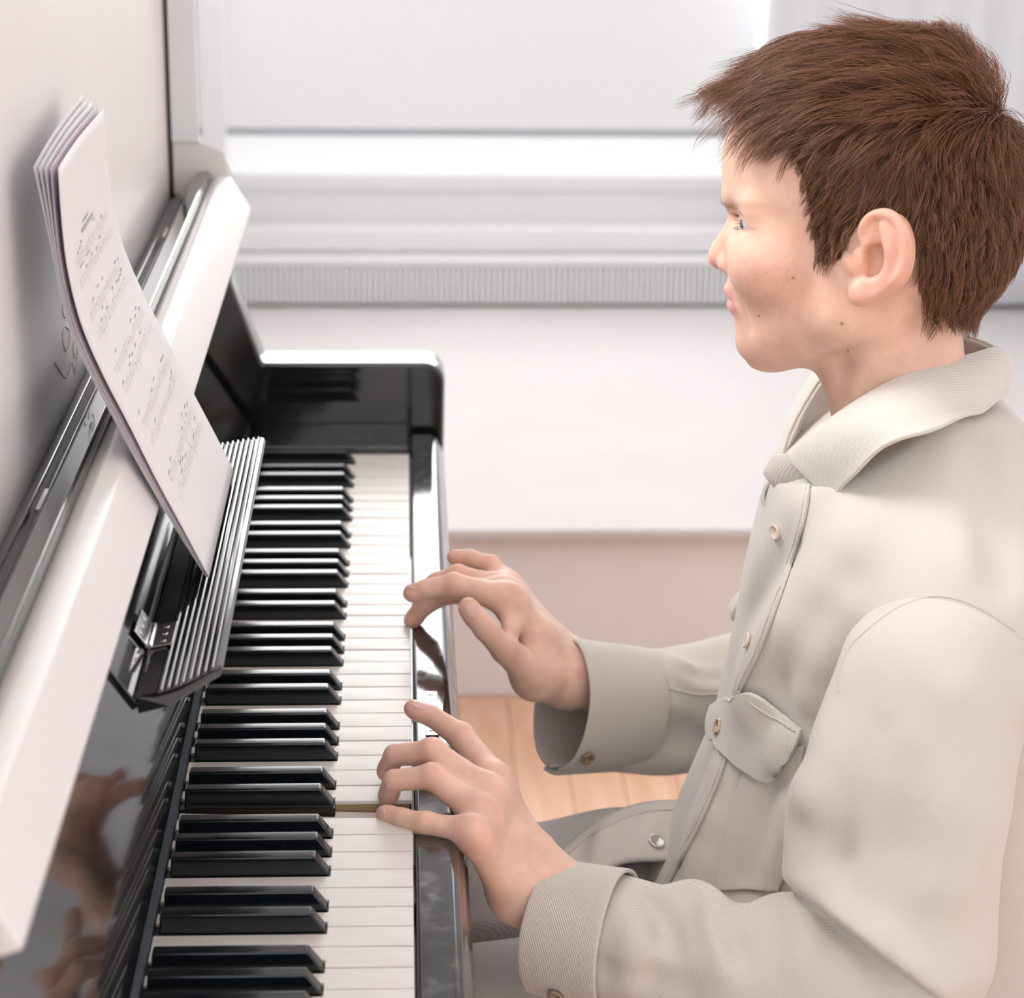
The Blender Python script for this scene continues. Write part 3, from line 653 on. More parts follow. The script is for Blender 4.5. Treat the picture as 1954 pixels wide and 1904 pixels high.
# ---- hair: strands combed from the crown towards the brow and down the sides
def build_hair(V, hairmask, F):
    rng = np.random.default_rng(3)
    C = np.array([.0095, 0, .030])
    cent = V[F].mean(1); hm = hairmask[F].all(1); e1_ = V[F[:, 1]]-V[F[:, 0]]; e2_ = V[F[:, 3]]-V[F[:, 0]]; ar = np.linalg.norm(np.cross(e1_, e2_), axis=1)
    cent = cent[hm]; ar = ar[hm]; pr = ar/ar.sum(); NS = 30000
    p0 = cent[rng.choice(len(cent), NS, p=pr)]+rng.normal(0, .0004, (NS, 3))
    # clumps
    NC = 1500; ci = p0[rng.choice(NS, NC)]; idx = np.empty(NS, int)
    for a in range(0, NS, 3000): idx[a:a+3000] = ((p0[a:a+3000, None]-ci[None])**2).sum(-1).argmin(1)
    crnd = rng.normal(0, 1, (NC, 3)); clen = rng.uniform(.75, 1.15, NC)
    steps = 12; P_ = np.empty((NS, steps, 3)); P_[:, 0] = p0
    R_ = np.array([.096, .0755, .080])
    def elev(p): q = (p-np.array([.0095, 0, .038]))/R_; return np.linalg.norm(q, axis=-1)
    x, y, z = p0.T; top = np.clip((z-.045)/.045, 0, 1); back = np.clip((x-.035)/.035, 0, 1); front = np.clip((-.02-x)/.05, 0, 1)
    nape = np.clip((-.005-z)/.04, 0, 1)*back
    length = (.020+.032*top+.012*top*front-.006*nape)*clen[idx]*rng.uniform(.8, 1.1, NS)
    side = np.sign(y+1e-6)
    lift = (.0050+.0100*top+.004*back)*rng.uniform(.45, 1.15, NS)*(0.75+.25*clen[idx])
    lift = lift+.0045*np.exp(-((x-.085)/.03)**2-((z-.085)/.03)**2)*rng.uniform(0, 1.6, NS)
    lowf = (x < -.030) & (z < .060); lift[lowf] *= .6
    length = np.where((x < -.045) & (z > .045), length*.40, length); length = np.where((x < .0) & (z < .055), length*.52, length)
    cur = p0.copy(); st = length/(steps-1); G, lo_, hh = HEADF
    def samp(p):
        q = (p-lo_)/hh; i = np.clip(np.floor(q).astype(int), 0, np.array(G.shape)-2); f = np.clip(q-i, 0, 1); r = 0
        for a in (0, 1):
            for b in (0, 1):
                for c in (0, 1): r = r+G[i[:, 0]+a, i[:, 1]+b, i[:, 2]+c]*(f[:, 0] if a else 1-f[:, 0])*(f[:, 1] if b else 1-f[:, 1])*(f[:, 2] if c else 1-f[:, 2])
        return r
    def grad(p):
        g = np.stack([samp(p+np.eye(3)[a]*.002)-samp(p-np.eye(3)[a]*.002) for a in range(3)], 1); return g/(np.linalg.norm(g, axis=1)[:, None]+1e-9)
    for k in range(1, steps):
        t = k/(steps-1); x, y, z = cur.T
        tp = np.clip((z-.040)/.045, 0, 1)[:, None]; bk = np.clip((x-.098+crnd[idx, 0]*.005)/.030, 0, 1)[:, None]; sd = np.sign(y+1e-6)
        Dt = np.stack([-np.ones(NS), .16*np.ones(NS), -.04*np.ones(NS)], 1)
        Ds = np.stack([-.66*np.ones(NS)+.45*((z < .0) & (x < .02))+.5*np.clip((x-.01)/.05, 0, 1), 0*y, -np.ones(NS)], 1); Db = np.stack([-.08*np.ones(NS), -.15*sd, -np.ones(NS)], 1)
        Ds = Ds*(1-bk)+Db*bk
        D = Dt*tp*(1-.75*bk)+Ds*(1-tp*(1-.75*bk))
        n = grad(cur)
        fr_ = np.clip((-.052-x)/.02, 0, 1)[:, None]*(z > .035)[:, None]      # the fringe leaves the brow
        D[:, 2] -= .22*fr_[:, 0]*(.3+.9*t)
        D -= n*(D*n).sum(1)[:, None]*(1-.50*fr_); D /= np.linalg.norm(D, axis=1)[:, None]+1e-9
        D += .30*crnd[idx]*np.array([1, 1, .6])*(.3+.7*t)+rng.normal(0, .05, (NS, 3)); D += n*(.55 if k == 1 else 0)
        cur = cur+D*st[:, None]+(ci[idx]-p0)*(.80/(steps-1))*(t < .9)
        want = lift*np.sin(min(1, t*1.6)*math.pi/2); h_ = samp(cur); corr = want-h_
        corr = np.where(fr_[:, 0] > .3, np.maximum(corr, 0)*.5, corr)
        cur = cur+n*np.clip(corr, -.004, .004)[:, None]*.6
        P_[:, k] = cur
    x = P_[..., 0]; P_[..., 0] = np.where(x < -.096, -.096+(x+.096)*.35, x)
    return P_
def strands_object(name, P_, rad, material, parent):
    """thin tapering three-sided hairs, one mesh"""
    n, s, _ = P_.shape; T = np.gradient(P_, axis=1); T /= np.linalg.norm(T, axis=2)[..., None]+1e-12
    ref = np.array([.3, .5, .8]); A = np.cross(T, ref); A /= np.linalg.norm(A, axis=2)[..., None]+1e-12; B = np.cross(T, A)
    tap = rad*(1-.85*np.linspace(0, 1, s)**2)[None, :, None]
    V = np.empty((n, s, 3, 3))
    for j in range(3):
        an = 2*math.pi*j/3; V[:, :, j] = P_+(A*math.cos(an)+B*math.sin(an))*tap
    idx = np.arange(n*s*3).reshape(n, s, 3); F = []
    for j in range(3): F.append(np.stack([idx[:, :-1, j], idx[:, :-1, (j+1) % 3], idx[:, 1:, (j+1) % 3], idx[:, 1:, j]], -1).reshape(-1, 4))
    return np_mesh(name, V.reshape(-1, 3), np.concatenate(F), material, parent)
def hair_curves(name, P_, rad, material, parent=None):
    n, s, _ = P_.shape; hc = bpy.data.hair_curves.new(name); hc.add_curves([s]*n)
    hc.position_data.foreach_set('vector', P_.astype(np.float32).ravel())
    r = hc.attributes.get('radius') or hc.attributes.new('radius', 'FLOAT', 'POINT')
    rr = np.tile(rad*(1-.8*np.linspace(0, 1, s)**2), n).astype(np.float32); r.data.foreach_set('value', rr)
    hc.materials.append(M[material]); o = bpy.data.objects.new(name, hc); COL.objects.link(o); return o

# ---- eyes, lashes, brows
def build_eyes(parent=None):
    objs = []
    for s in (1, -1):
        c = np.array([-.0545, s*.0325, .0010]); r = .0117; V = []; F = []; cols = []
        n, m_ = 40, 36; fwd = np.array([-1, .20, -.14]); fwd /= np.linalg.norm(fwd); u_ = np.cross(fwd, [0, 0, 1]); u_ /= np.linalg.norm(u_); w_ = np.cross(u_, fwd)
        for i in range(n+1):
            a = math.pi*(i/n)**1.4
            for j in range(m_):
                b = 2*math.pi*j/m_; rr = r*(1+.05*math.exp(-(a/.42)**4)); V.append(c+rr*(fwd*math.cos(a)+math.sin(a)*(u_*math.cos(b)+w_*math.sin(b))))
                cols.append((0.01, 0.01, 0.012) if a < .17 else (0.10+.05*math.sin(b*9), 0.15+.05*math.sin(b*9), 0.20+.05*math.sin(b*9)) if a < .48 else (0.04, 0.05, 0.06) if a < .54 else (0.60, 0.56, 0.54))
        for i in range(n):
            for j in range(m_): F.append((i*m_+j, i*m_+(j+1) % m_, (i+1)*m_+(j+1) % m_, (i+1)*m_+j))
        o = np_mesh('eye', head2world(np.array(V)), F, 'eye', parent); set_color(o.data, 'tone', np.array(cols)); objs.append(o)
    return objs
m = M['eye'] = mat('eyeball', (.8, .8, .8), 0.08, coat=1); vc = N(m, 'ShaderNodeVertexColor', layer_name='tone'); L(m, vc.outputs[0], m.node_tree.nodes['Principled BSDF'].inputs['Base Color'])
M['lash'] = mat('lash_hair', (0.09, 0.045, 0.03), 0.6)
M['brow'] = mat('brow_hair', (0.58, 0.36, 0.24), 0.6)
def lashes_brows():
    rng = np.random.default_rng(5); Ls = []; Bs = []
    c0 = np.array([-.0545, .0325, .0010])
    for s in (1, -1):
        for k in range(46):
            up_ = k % 3 != 0; t = rng.uniform(0, 1); az = math.radians(-32+88*t)          # around the eyeball, 0 = forward, + = outwards
            el = math.radians((16 if up_ else -13)*math.sin(math.pi*(t*.86+.1)))-math.radians(15)*(t-.45)
            d_ = np.array([-math.cos(az)*math.cos(el), math.sin(az)*math.cos(el), math.sin(el)]); p = c0+d_*.0134; le = (.0056 if up_ else .0034)*rng.uniform(.7, 1.1)
            pts = []
            for q in np.linspace(0, 1, 6):
                pts.append(p+le*q*(d_*.8+np.array([-.35, .25*(t-.3), 0]))+np.array([0, 0, (.35*q*q-.10*q if up_ else -.25*q)*le]))
            pts = np.array(pts); pts[:, 1] *= s; Ls.append(pts)
        for k in range(320):
            t = rng.uniform(0, 1); px_, py_ = 1380+t*88, 386+14*t+6*t*t+rng.normal(0, 3.0*(1-.5*t)); y_ = .010+.036*t
            p = hp(px_, py_, y_); p = np.array([-.0745+.0200*t**1.6, y_, p[2]]); pts = np.array([p+q*.006*np.array([.45, .75, .1-.35*t]) for q in np.linspace(0, 1, 4)]); Bs.append(pts*np.array([1, s, 1]))
    G, lo_, hh = HEADF
    B_ = np.array(Bs)                      # rest the brow hairs on the skin
    q = np.clip(((B_-lo_)/hh).astype(int), 0, np.array(G.shape)-1)
    for _ in range(6):
        q = np.clip(np.round((B_-lo_)/hh).astype(int), 0, np.array(G.shape)-1); d_ = G[q[..., 0], q[..., 1], q[..., 2]]; B_[..., 0] += (d_-.0006)*.8
    return np.array(Ls), B_


# ------------------------------------------------------------------ hands (world frame, joints placed in depth)
def A(px, py, Y): return at(px, py, Y)
LJ = {'pinky': [(735, 1553, -.233), (767, 1562, -.242), (813, 1574, -.251), (903, 1590, -.262)],
      'ring': [(740, 1518, -.211), (751, 1489, -.216), (824, 1482, -.222), (915, 1549, -.238)],
      'middle': [(737, 1472, -.186), (753, 1441, -.190), (824, 1435, -.198), (930, 1512, -.218)],
      'index': [(788, 1352, -.130), (823, 1366, -.134), (880, 1405, -.150), (944, 1490, -.192)]}
LR = {'pinky': [.0062, .0068, .0078, .0098], 'ring': [.0064, .0070, .0082, .0104], 'middle': [.0066, .0072, .0086, .0108], 'index': [.0064, .0072, .0086, .0108]}
LW = [A(988, 1712, -.236), A(1010, 1640, -.220)]      # wrist: little-finger side, thumb side
RJ = {'thumb': [(894, 1160, .030), (926, 1200, .028), (964, 1240, .034), (1022, 1290, .056)],
      'index': [(785, 1132, .075), (812, 1124, .074), (866, 1117, .072), (966, 1142, .072)],
      'middle': [(786, 1184, .098), (808, 1157, .098), (850, 1130, .095), (962, 1130, .092)],
      'ring': [(806, 1124, .118), (834, 1108, .116), (874, 1099, .114), (958, 1122, .110)],
      'pinky': [(866, 1063, .140), (897, 1064, .138), (936, 1080, .134), (968, 1118, .124)]}
RR = {'thumb': [.0080, .0088, .0100, .0150], 'index': [.0066, .0076, .0090, .0112], 'middle': [.0066, .0076, .0090, .0110], 'ring': [.0062, .0070, .0082, .0105], 'pinky': [.0058, .0066, .0076, .0100]}
def hand_sdf(J, R, lo, hi, wrist, fore, left):
    S = SDF(lo, hi, .00105)
    names = [n for n in ('pinky', 'ring', 'middle', 'index') if n in J]; K = {n: [A(*q) for q in J[n]] for n in J}
    # palm: bones from every knuckle to the wrist, bridged
    tips = {}
    for i, n in enumerate(names):
        w = wrist[0]+(wrist[1]-wrist[0])*i/3; S.cone(K[n][3], w, R[n][3]*.98, .0155, .012)
        if i: S.cone(K[n][3]*.9+w*.1, K[names[i-1]][3]*.9+w*.1, .0098, .0098, .010)
    for i, n in enumerate(names):
        w = wrist[0]+(wrist[1]-wrist[0])*(.2+.6*i/3); k_1 = K[n][3]; S.cone(k_1*.92+w*.08+np.array([-.0005, -.003, .0085]), k_1*.30+w*.70+np.array([0, -.006, .0115]), .0026, .0022, .0050)
    mid = (wrist[0]+wrist[1])/2; kc = sum(K[n][3] for n in names)/4
    S.cone(kc*.35+mid*.65+np.array([0, 0, -.004]), mid, .0175, .0185, .014)
    for n in names:      # knuckle caps and faint tendons
        S.ell(K[n][3]+np.array([-.001, -.001, .0020]), (.0094, .0094, .0094), .006)
    S.cone(mid, fore, .0200, .0235, .012); S.cone(wrist[0], fore, .0150, .021, .012); S.cone(wrist[1], fore, .0155, .021, .012)
    for n in J:
        k = K[n]; r = R[n]
        S.cone(k[3], k[2], r[3], r[2], .0075); S.cone(k[2], k[1], r[2], r[1], .0022); S.cone(k[1], k[0], r[1], r[0], .0020)
        m = (k[2]+k[3])/2; S.ell(k[2]+np.array([0, 0, .0008]), (r[2]*.97,)*3, .004)
        pad = k[0]*.7+k[1]*.3-np.array([0, 0, .0012]); S.ell(pad, (r[0]*.98,)*3, .003)
    S.f = grid_smooth(S.f, 2)
    return S
def build_hands():
    fl_ = A(1160, 1770, -.255)
    S1 = hand_sdf(LJ, LR, (-.040, -.300, -.125), (.150, -.085, .050), LW, fl_, True)
    # left thumb, tucked behind the palm
    a, b, c, d_ = (np.array(q) for q in ((.082, -.190, -.050), (.066, -.163, -.040), (.052, -.152, -.026), (.042, -.150, -.012)))
    S1.cone(a, b, .0150, .0110, .010); S1.cone(b, c, .0105, .0090, .003); S1.cone(c, d_, .0088, .0076, .002)
    rw = [A(1080, 1262, .100), A(1080, 1298, .074)]
    S2 = hand_sdf(RJ, RR, (-.025, .005, -.095), (.200, .165, .065), rw, A(1190, 1318, .115), False)
    th = A(*RJ['thumb'][3]); S2.cone(th, rw[1], .0160, .0190, .014); S2.cone(th, (A(*RJ['index'][3])*.5+rw[1]*.5), .0120, .0140, .014); S2.cone(A(975, 1200, .052), A(985, 1150, .075), .0075, .0085, .010)
    out = []
    for S in (S1, S2):
        V, F = S.mesh(); out.append((V.astype(float), F))
    return out
def hand_colors(V, J):
    n = len(V); col = np.tile(SKIN*np.array([1.10, 1.16, 1.20]), (n, 1)); w = np.zeros(n)  # hand skin lightened in colour to offset the shade on the hands
    for k, q in J.items():
        P4 = [A(*p) for p in q]
        for p, s_, r in ((P4[0], .75, .009), (P4[1], .35, .007), (P4[2], .60, .010), (P4[3], .55, .013)):
            w = np.maximum(w, s_*np.exp(-((V-p)**2).sum(1)/r**2*.7))
    w = w[:, None]; return col*(1-w)+np.array([0.86, 0.44, 0.33])*w
from mathutils.bvhtree import BVHTree
class Surf:
    def __init__(s, V, F): s.t = BVHTree.FromPolygons([tuple(map(float, v)) for v in V], [tuple(map(int, f)) for f in F])
    def hit(s, px, py):
        v = RT*(px-977)/4418.5-UP*(py-952)/4418.5+FW; v = v/np.linalg.norm(v)
        r = s.t.ray_cast(Vector(CAM), Vector(v))
        if r[0] is None: return None, None
        n_ = np.array(r[1]); return np.array(r[0]), (n_ if n_@v < 0 else -n_)
    def near(s, p): r = s.t.find_nearest(Vector(p)); return np.array(r[0]), np.array(r[1])
def nail(srf, cx, cy, ang, ln, wd, parent):
    """little curved plate lying on the fingertip; size in photo pixels"""
    c, s_ = math.cos(ang), math.sin(ang); V = []; F = []; nr, na = 5, 20; last = None
    for i in range(nr+1):
        for j in range(na):
            a = 2*math.pi*j/na; r = i/nr; u = ln/2*r*np.sign(math.cos(a))*abs(math.cos(a))**.8; v = wd/2*r*np.sign(math.sin(a))*abs(math.sin(a))**.8
            h, n_ = srf.hit(cx+u*c-v*s_, cy+u*s_+v*c)
            if h is None: h, n_ = last
            last = (h, n_); V.append(h+n_*(.00045 if i < nr else -.0003))
    for i in range(nr):
        for j in range(na): F.append((i*na+j, i*na+(j+1) % na, (i+1)*na+(j+1) % na, (i+1)*na+j))
    o = np_mesh('fingernail', V, F, 'nail', parent); return o
M['nail'] = mat('fingernail', (0.80, 0.50, 0.44), 0.25, spec=0.5, coat=0.3)

# ------------------------------------------------------------------ the body under the clothes and the assembled figure
def build_under():
    S = SDF((-.16, -.36, -.735), (.52, .25, .26), .0075)
    sc_ = np.array([.0, YB, 0])
    def P_(x, y, z): return np.array([x, YB+y, z])
    S.cone(P_(.375, 0, -.20), P_(.365, 0, .00), .095, .095, .03); S.cone(P_(.365, 0, .00), P_(.350, 0, .12), .095, .080, .03); S.cone(P_(.350, 0, .10), P_(.335, 0, .20), .050, .040, .03)
    for s in (-1, 1):
        S.cone(P_(.345, s*.05, .13), P_(.348, s*.130, .095), .040, .040, .02)
        S.cone(P_(.37, s*.07, -.205), P_(-.01, s*.088, -.215), .066, .052, .03)
        S.cone(P_(-.01, s*.088, -.215), P_(-.005, s*.09, -.665), .050, .032, .02)
        S.cone(P_(.045, s*.085, -.690), P_(-.10, s*.095, -.700), .034, .026, .015)
    S.cone(A(1785, 1318, -.205), A(1715, 1830, -.260), .034, .030, .01); S.cone(A(1715, 1830, -.260), A(1180, 1780, -.245), .030, .024, .01); S.cone(A(1180, 1780, -.245), A(1060, 1725, -.240), .024, .021, .01)
    S.cone(P_(.348, .135, .100), (.378, .150, -.075), .034, .030, .01); S.cone((.378, .150, -.075), A(1230, 1345, .120), .030, .024, .01); S.cone(A(1230, 1345, .120), A(1150, 1305, .105), .024, .021, .01)
    return S.mesh()
Vh, Fh = build_head(); colh, frh, hm = head_colors(Vh); Wh = head2world(Vh)
(V1, F1), (V2, F2) = build_hands(); Vu, Fu = build_under()
c1 = hand_colors(V1, LJ); c2 = hand_colors(V2, RJ); cu_ = np.tile(SKIN, (len(Vu), 1))
allV = np.concatenate([Wh, V1, V2, Vu]); allF = np.concatenate([Fh, F1+len(Wh), F2+len(Wh)+len(V1), Fu+len(Wh)+len(V1)+len(V2)])
body = BK(np_mesh('body', allV, allF, 'skin'))
set_color(body.data, 'tone', np.concatenate([colh, c1, c2, cu_])); fr_all = np.zeros((len(allV), 3)); fr_all[:len(frh)] = frh[:, None]; set_color(body.data, 'freckle', fr_all)
hand_s = Surf(np.concatenate([V1, V2]), np.concatenate([F1, F2+len(V1)]))
for a in ((899, 1166, math.radians(62), 40, 27), (799, 1346, math.radians(18), 36, 17), (734, 1464, math.radians(100), 26, 9), (737, 1507, math.radians(105), 26, 9), (729, 1547, math.radians(75), 22, 13), (782, 1121, math.radians(12), 24, 6)):
    nail(hand_s, *a, body)
for e in build_eyes(): BK(e)
LA, BR = lashes_brows()
for q_ in (0, 1):
    BK(strands_object('eyelash', head2world(LA[q_*46:(q_+1)*46]), .00011, 'lash', None)); BK(strands_object('eyebrow', head2world(BR[q_*320:(q_+1)*320]), .00006, 'brow', None))
PS = build_hair(Vh, hm, Fh)
hair = BK(hair_curves('hair', head2world(PS), 0.00016, 'strand')); hair['label'] = 'short auburn hair swept forward'

# ------------------------------------------------------------------ clothes
def cloth(name, c1, c2, rib=420, dirv=(1, 0, 0), depth=0.0007, strength=0.40, rough=0.85, fuzz=0.35):
    m = mat(name, c1, rough, spec=0.25, sheen=fuzz); b = m.node_tree.nodes['Principled BSDF']; b.inputs['Sheen Roughness'].default_value = 0.5
    tc = N(m, 'ShaderNodeTexCoord'); mp = N(m, 'ShaderNodeMapping'); L(m, tc.outputs['Object'], mp.inputs[0])
    q = Vector((1, 0, 0)).rotation_difference(Vector(dirv).normalized()).inverted().to_euler(); mp.inputs['Rotation'].default_value = q
    wv = N(m, 'ShaderNodeTexWave'); wv.inputs['Scale'].default_value = rib/6.283*1.0; wv.inputs['Distortion'].default_value = 1.1; wv.inputs['Detail'].default_value = 2; wv.inputs['Detail Scale'].default_value = 1.5
    L(m, mp.outputs[0], wv.inputs['Vector']); nz = N(m, 'ShaderNodeTexNoise'); nz.inputs['Scale'].default_value = 900; nz.inputs['Detail'].default_value = 3; L(m, tc.outputs['Object'], nz.inputs['Vector'])
    ad = N(m, 'ShaderNodeMath', operation='MULTIPLY_ADD'); ad.inputs[1].default_value = .8; L(m, nz.outputs[0], ad.inputs[0]); L(m, wv.outputs['Fac'], ad.inputs[2])
    bump(m, ad.outputs[0], strength, depth)
    r = N(m, 'ShaderNodeValToRGB'); r.color_ramp.elements[0].color = (*c1, 1); r.color_ramp.elements[1].color = (*c2, 1); r.color_ramp.elements[0].position = .15; r.color_ramp.elements[1].position = .85
    L(m, wv.outputs['Fac'], r.inputs[0]); L(m, r.outputs[0], b.inputs['Base Color']); return m
CA, CB = (0.61, 0.57, 0.51), (0.65, 0.61, 0.555)
M['shirt'] = cloth('overshirt_twill', CA, CB, 1450, (.86, -.15, .50), strength=.16)
M['sleeve'] = cloth('sleeve_twill', CA, CB, 1450, (.22, .2, 1), strength=.28)
M['sleeve_up'] = cloth('upper_sleeve_twill', (0.60, 0.565, 0.515), (0.62, 0.585, 0.535), 1500, (1, .2, .15), strength=.12)
M['cuff'] = cloth('cuff_twill', CA, CB, 1450, (1, .15, .22), strength=.30)
M['collar'] = cloth('collar_twill', (0.63, 0.60, 0.54), (0.69, 0.66, 0.61), 1450, (.15, .1, 1), strength=.26)
M['plain'] = cloth('plain_twill', (0.62, 0.58, 0.53), (0.68, 0.64, 0.59), 1500, (.3, 1, .5), strength=.25)
M['inner'] = mat('shirt_lining', (0.55, 0.45, 0.33), 0.9)
M['trouser'] = cloth('grey_corduroy', (0.52, 0.48, 0.465), (0.58, 0.545, 0.53), 1500, (.2, 1, .1), strength=.3, fuzz=.5)
M['seam'] = mat('seam_thread', (0.60, 0.56, 0.50), 0.9)
M['button'] = noise_col(mat('horn_button', (0.3, 0.2, 0.12), 0.2, coat=0.6), 260, (0.16, 0.11, 0.06), (0.45, 0.34, 0.22))
M['palebtn'] = mat('pale_button', (0.74, 0.62, 0.53), 0.3)
M['amber'] = noise_col(mat('amber_button', (0.5, 0.3, 0.16), 0.15, coat=0.8), 220, (0.36, 0.17, 0.07), (0.72, 0.56, 0.44))

def zfun(pts, Y=YB):
    P3 = np.array([at(a, b, Y) for a, b in pts]); o = np.argsort(P3[:, 2]); return P3[o, 2], P3[o, 0]
def resample(pts, n):
    P_ = np.array(pts, float); out = []; m_ = len(P_)
    for i in range(m_-1):
        p0, p1, p2, p3 = [P_[max(0, min(m_-1, i+q))] for q in (-1, 0, 1, 2)]
        for t in np.linspace(0, 1, 9)[:-1]: out.append(0.5*((2*p1)+(-p0+p2)*t+(2*p0-5*p1+4*p2-p3)*t*t+(-p0+3*p1-3*p2+p3)*t**3))
    out.append(P_[-1]); out = np.array(out); d = np.r_[0, np.cumsum(np.linalg.norm(np.diff(out, axis=0), axis=1))]
    u = np.linspace(0, d[-1], n); return np.stack([np.interp(u, d, out[:, k]) for k in range(out.shape[1])], 1)
def march(S, px, py):
    v = RT*(px-977)/4418.5-UP*(py-952)/4418.5+FW; v = v/np.linalg.norm(v); t = np.arange(.95, 2.2, S.h*.4)
    P_ = CAM+v*t[:, None]; i = np.round((P_-S.lo)/S.h).astype(int); ok = ((i >= 0) & (i < S.n)).all(1); f = np.ones(len(t)); j = i[ok]; f[ok] = S.f[j[:, 0], j[:, 1], j[:, 2]]
    q = np.nonzero(f < 0)[0]; return (P_[q[0]], v) if len(q) else (None, v)
def fold(S, pts, rad, out, k, sub=False):
    """soft ridge (or groove) that follows the cloth surface; pts are photo pixels"""
    Q = resample([p[:2] for p in pts], 4*len(pts)); R_ = np.interp(np.linspace(0, 1, len(Q)), np.linspace(0, 1, len(rad)), rad); O_ = np.interp(np.linspace(0, 1, len(Q)), np.linspace(0, 1, len(out)), out); C_ = []; rr = []
    for q, r, o_ in zip(Q, R_, O_):
        h, v = march(S, *q)
        if h is None: continue
        o_ *= 1.7; C_.append(h+v*(r-o_) if not sub else h-v*(r-o_)); rr.append(r)
    if len(C_) > 2: S.chain(C_[::2] if len(C_) > 6 else C_, rr[::2] if len(C_) > 6 else rr, k, sub)
fz, fx = zfun([(1486, 875), (1474, 927), (1453, 1023), (1428, 1133), (1407, 1262), (1389, 1345), (1362, 1440), (1318, 1549), (1279, 1632), (1245, 1690), (1215, 1780), (1200, 1904)])
def smoothz(z):
    return (np.interp(z-.012, fz, fx)+2*np.interp(z, fz, fx)+np.interp(z+.012, fz, fx))/4
wz_ = np.array([-.25, -.15, -.05, .05, .10, .14, .17, .20, .24]); wh = np.array([.160, .160, .160, .158, .154, .142, .115, .085, .060])
bz = np.array([-.25, -.1, 0, .10, .16, .20, .24]); bx = np.array([.50, .49, .475, .465, .445, .420, .395])
def plane_cut(S, p, n):
    p = np.array(p, np.float32); n = np.array(n, float); n = (n/np.linalg.norm(n)).astype(np.float32)
    d = (S.ax[0][:, None, None]-p[0])*n[0]+(S.ax[1][None, :, None]-p[1])*n[1]+(S.ax[2][None, None, :]-p[2])*n[2]
    S.f = np.maximum(S.f, d)
def torso_sdf():
    S = SDF((.13, YB-.20, -.215), (.56, YB+.20, .300), .0030)
    X = S.ax[0][:, None, None]; Yg = S.ax[1][None, :, None]-YB; Z = S.ax[2][None, None, :]
    f = smoothz(S.ax[2]).astype(np.float32)[None, None, :]; b = np.interp(S.ax[2], bz, bx).astype(np.float32)[None, None, :]; w = np.interp(S.ax[2], wz_, wh).astype(np.float32)[None, None, :]
    # the shirt front hangs in soft vertical folds
    c = (f+b)/2; a = (b-f)/2; q = (np.abs((X-c)/a)**2.35+np.abs(Yg/w)**2.35)**(1/2.35)
    S.f = ((q-1)*np.minimum(a, w)*np.float32(.92)).astype(np.float32)
    S.f = np.maximum(S.f, Z-np.float32(.222)).astype(np.float32)
    for s in (-1, 1):
        S.cone((.352, YB+s*.050, .176), (.352, YB+s*.125, .114), .058, .058, .035); S.cone((.345, YB+s*.052, .188), (.355, YB+s*.115, .138), .052, .054, .020)
    S.f = grid_smooth(S.f, 1)
    fold(S, [(1640, 1040), (1560, 1150), (1490, 1260), (1455, 1330)], [.016, .022, .018], [.002, .007, .004], .026)
    fold(S, [(1600, 1130), (1545, 1230), (1500, 1330)], [.010, .012, .010], [.001, .005, .003], .016, True)
    fold(S, [(1625, 1150), (1575, 1240), (1550, 1330)], [.014, .016, .012], [.003, .006, .004], .018)
    fold(S, [(1420, 1180), (1450, 1120), (1500, 1030)], [.012, .014, .010], [.001, .003, .001], .018, True)
    fold(S, [(1535, 1420), (1530, 1520), (1500, 1640)], [.012, .014, .012], [.002, .005, .004], .014)
    fold(S, [(1400, 1480), (1370, 1590), (1340, 1700)], [.016, .018, .016], [.001, .003, .003], .018)
    fold(S, [(1470, 1500), (1440, 1600), (1400, 1690)], [.010, .012, .010], [.001, .004, .003], .014, True)
    fold(S, [(1510, 1440), (1508, 1560), (1490, 1660)], [.006, .007, .006], [.001, .003, .002], .008, True)
    fold(S, [(1880, 830), (1900, 960), (1930, 1120)], [.012, .014, .012], [.001, .003, .003], .018, True)
    S.cone((.378, YB-.045, .158), (.378, YB+.045, .158), .058, .058, .03)
    # neck opening
    S.f = np.maximum(S.f, Z-np.float32(.262)).astype(np.float32)
    q0, q1 = A(1466, 918, YB), A(1893, 722, YB)+np.array([0, 0, .030]); n1 = np.cross([0, 1., 0], q1-q0); n1 = n1 if n1[2] > 0 else -n1
    plane_cut(S, q0, n1)
    S.f = grid_smooth(S.f, 2)
    return S
def wob(V, amp, sc, seed=0):
    """slow cloth waviness along the surface normal is approximated by a smooth vector field"""
    r = np.random.default_rng(seed); out = V.copy()
    for k in range(5):
        d = r.normal(0, 1, 3); d /= np.linalg.norm(d); w = r.normal(0, 1, 3); w /= np.linalg.norm(w); ph = r.uniform(0, 6.28)
        out += amp*np.sin((V@w)*sc*r.uniform(.7, 1.5)+ph)[:, None]*d
    return out
St = torso_sdf(); Vt, Ft = St.mesh(); Vt = wob(Vt.astype(float), .0006, 60, 2)
shirt = BK(np_mesh('overshirt', Vt, Ft, 'shirt')); shirt['label'] = 'off-white twill overshirt with collar'
torso_s = Surf(Vt, Ft)

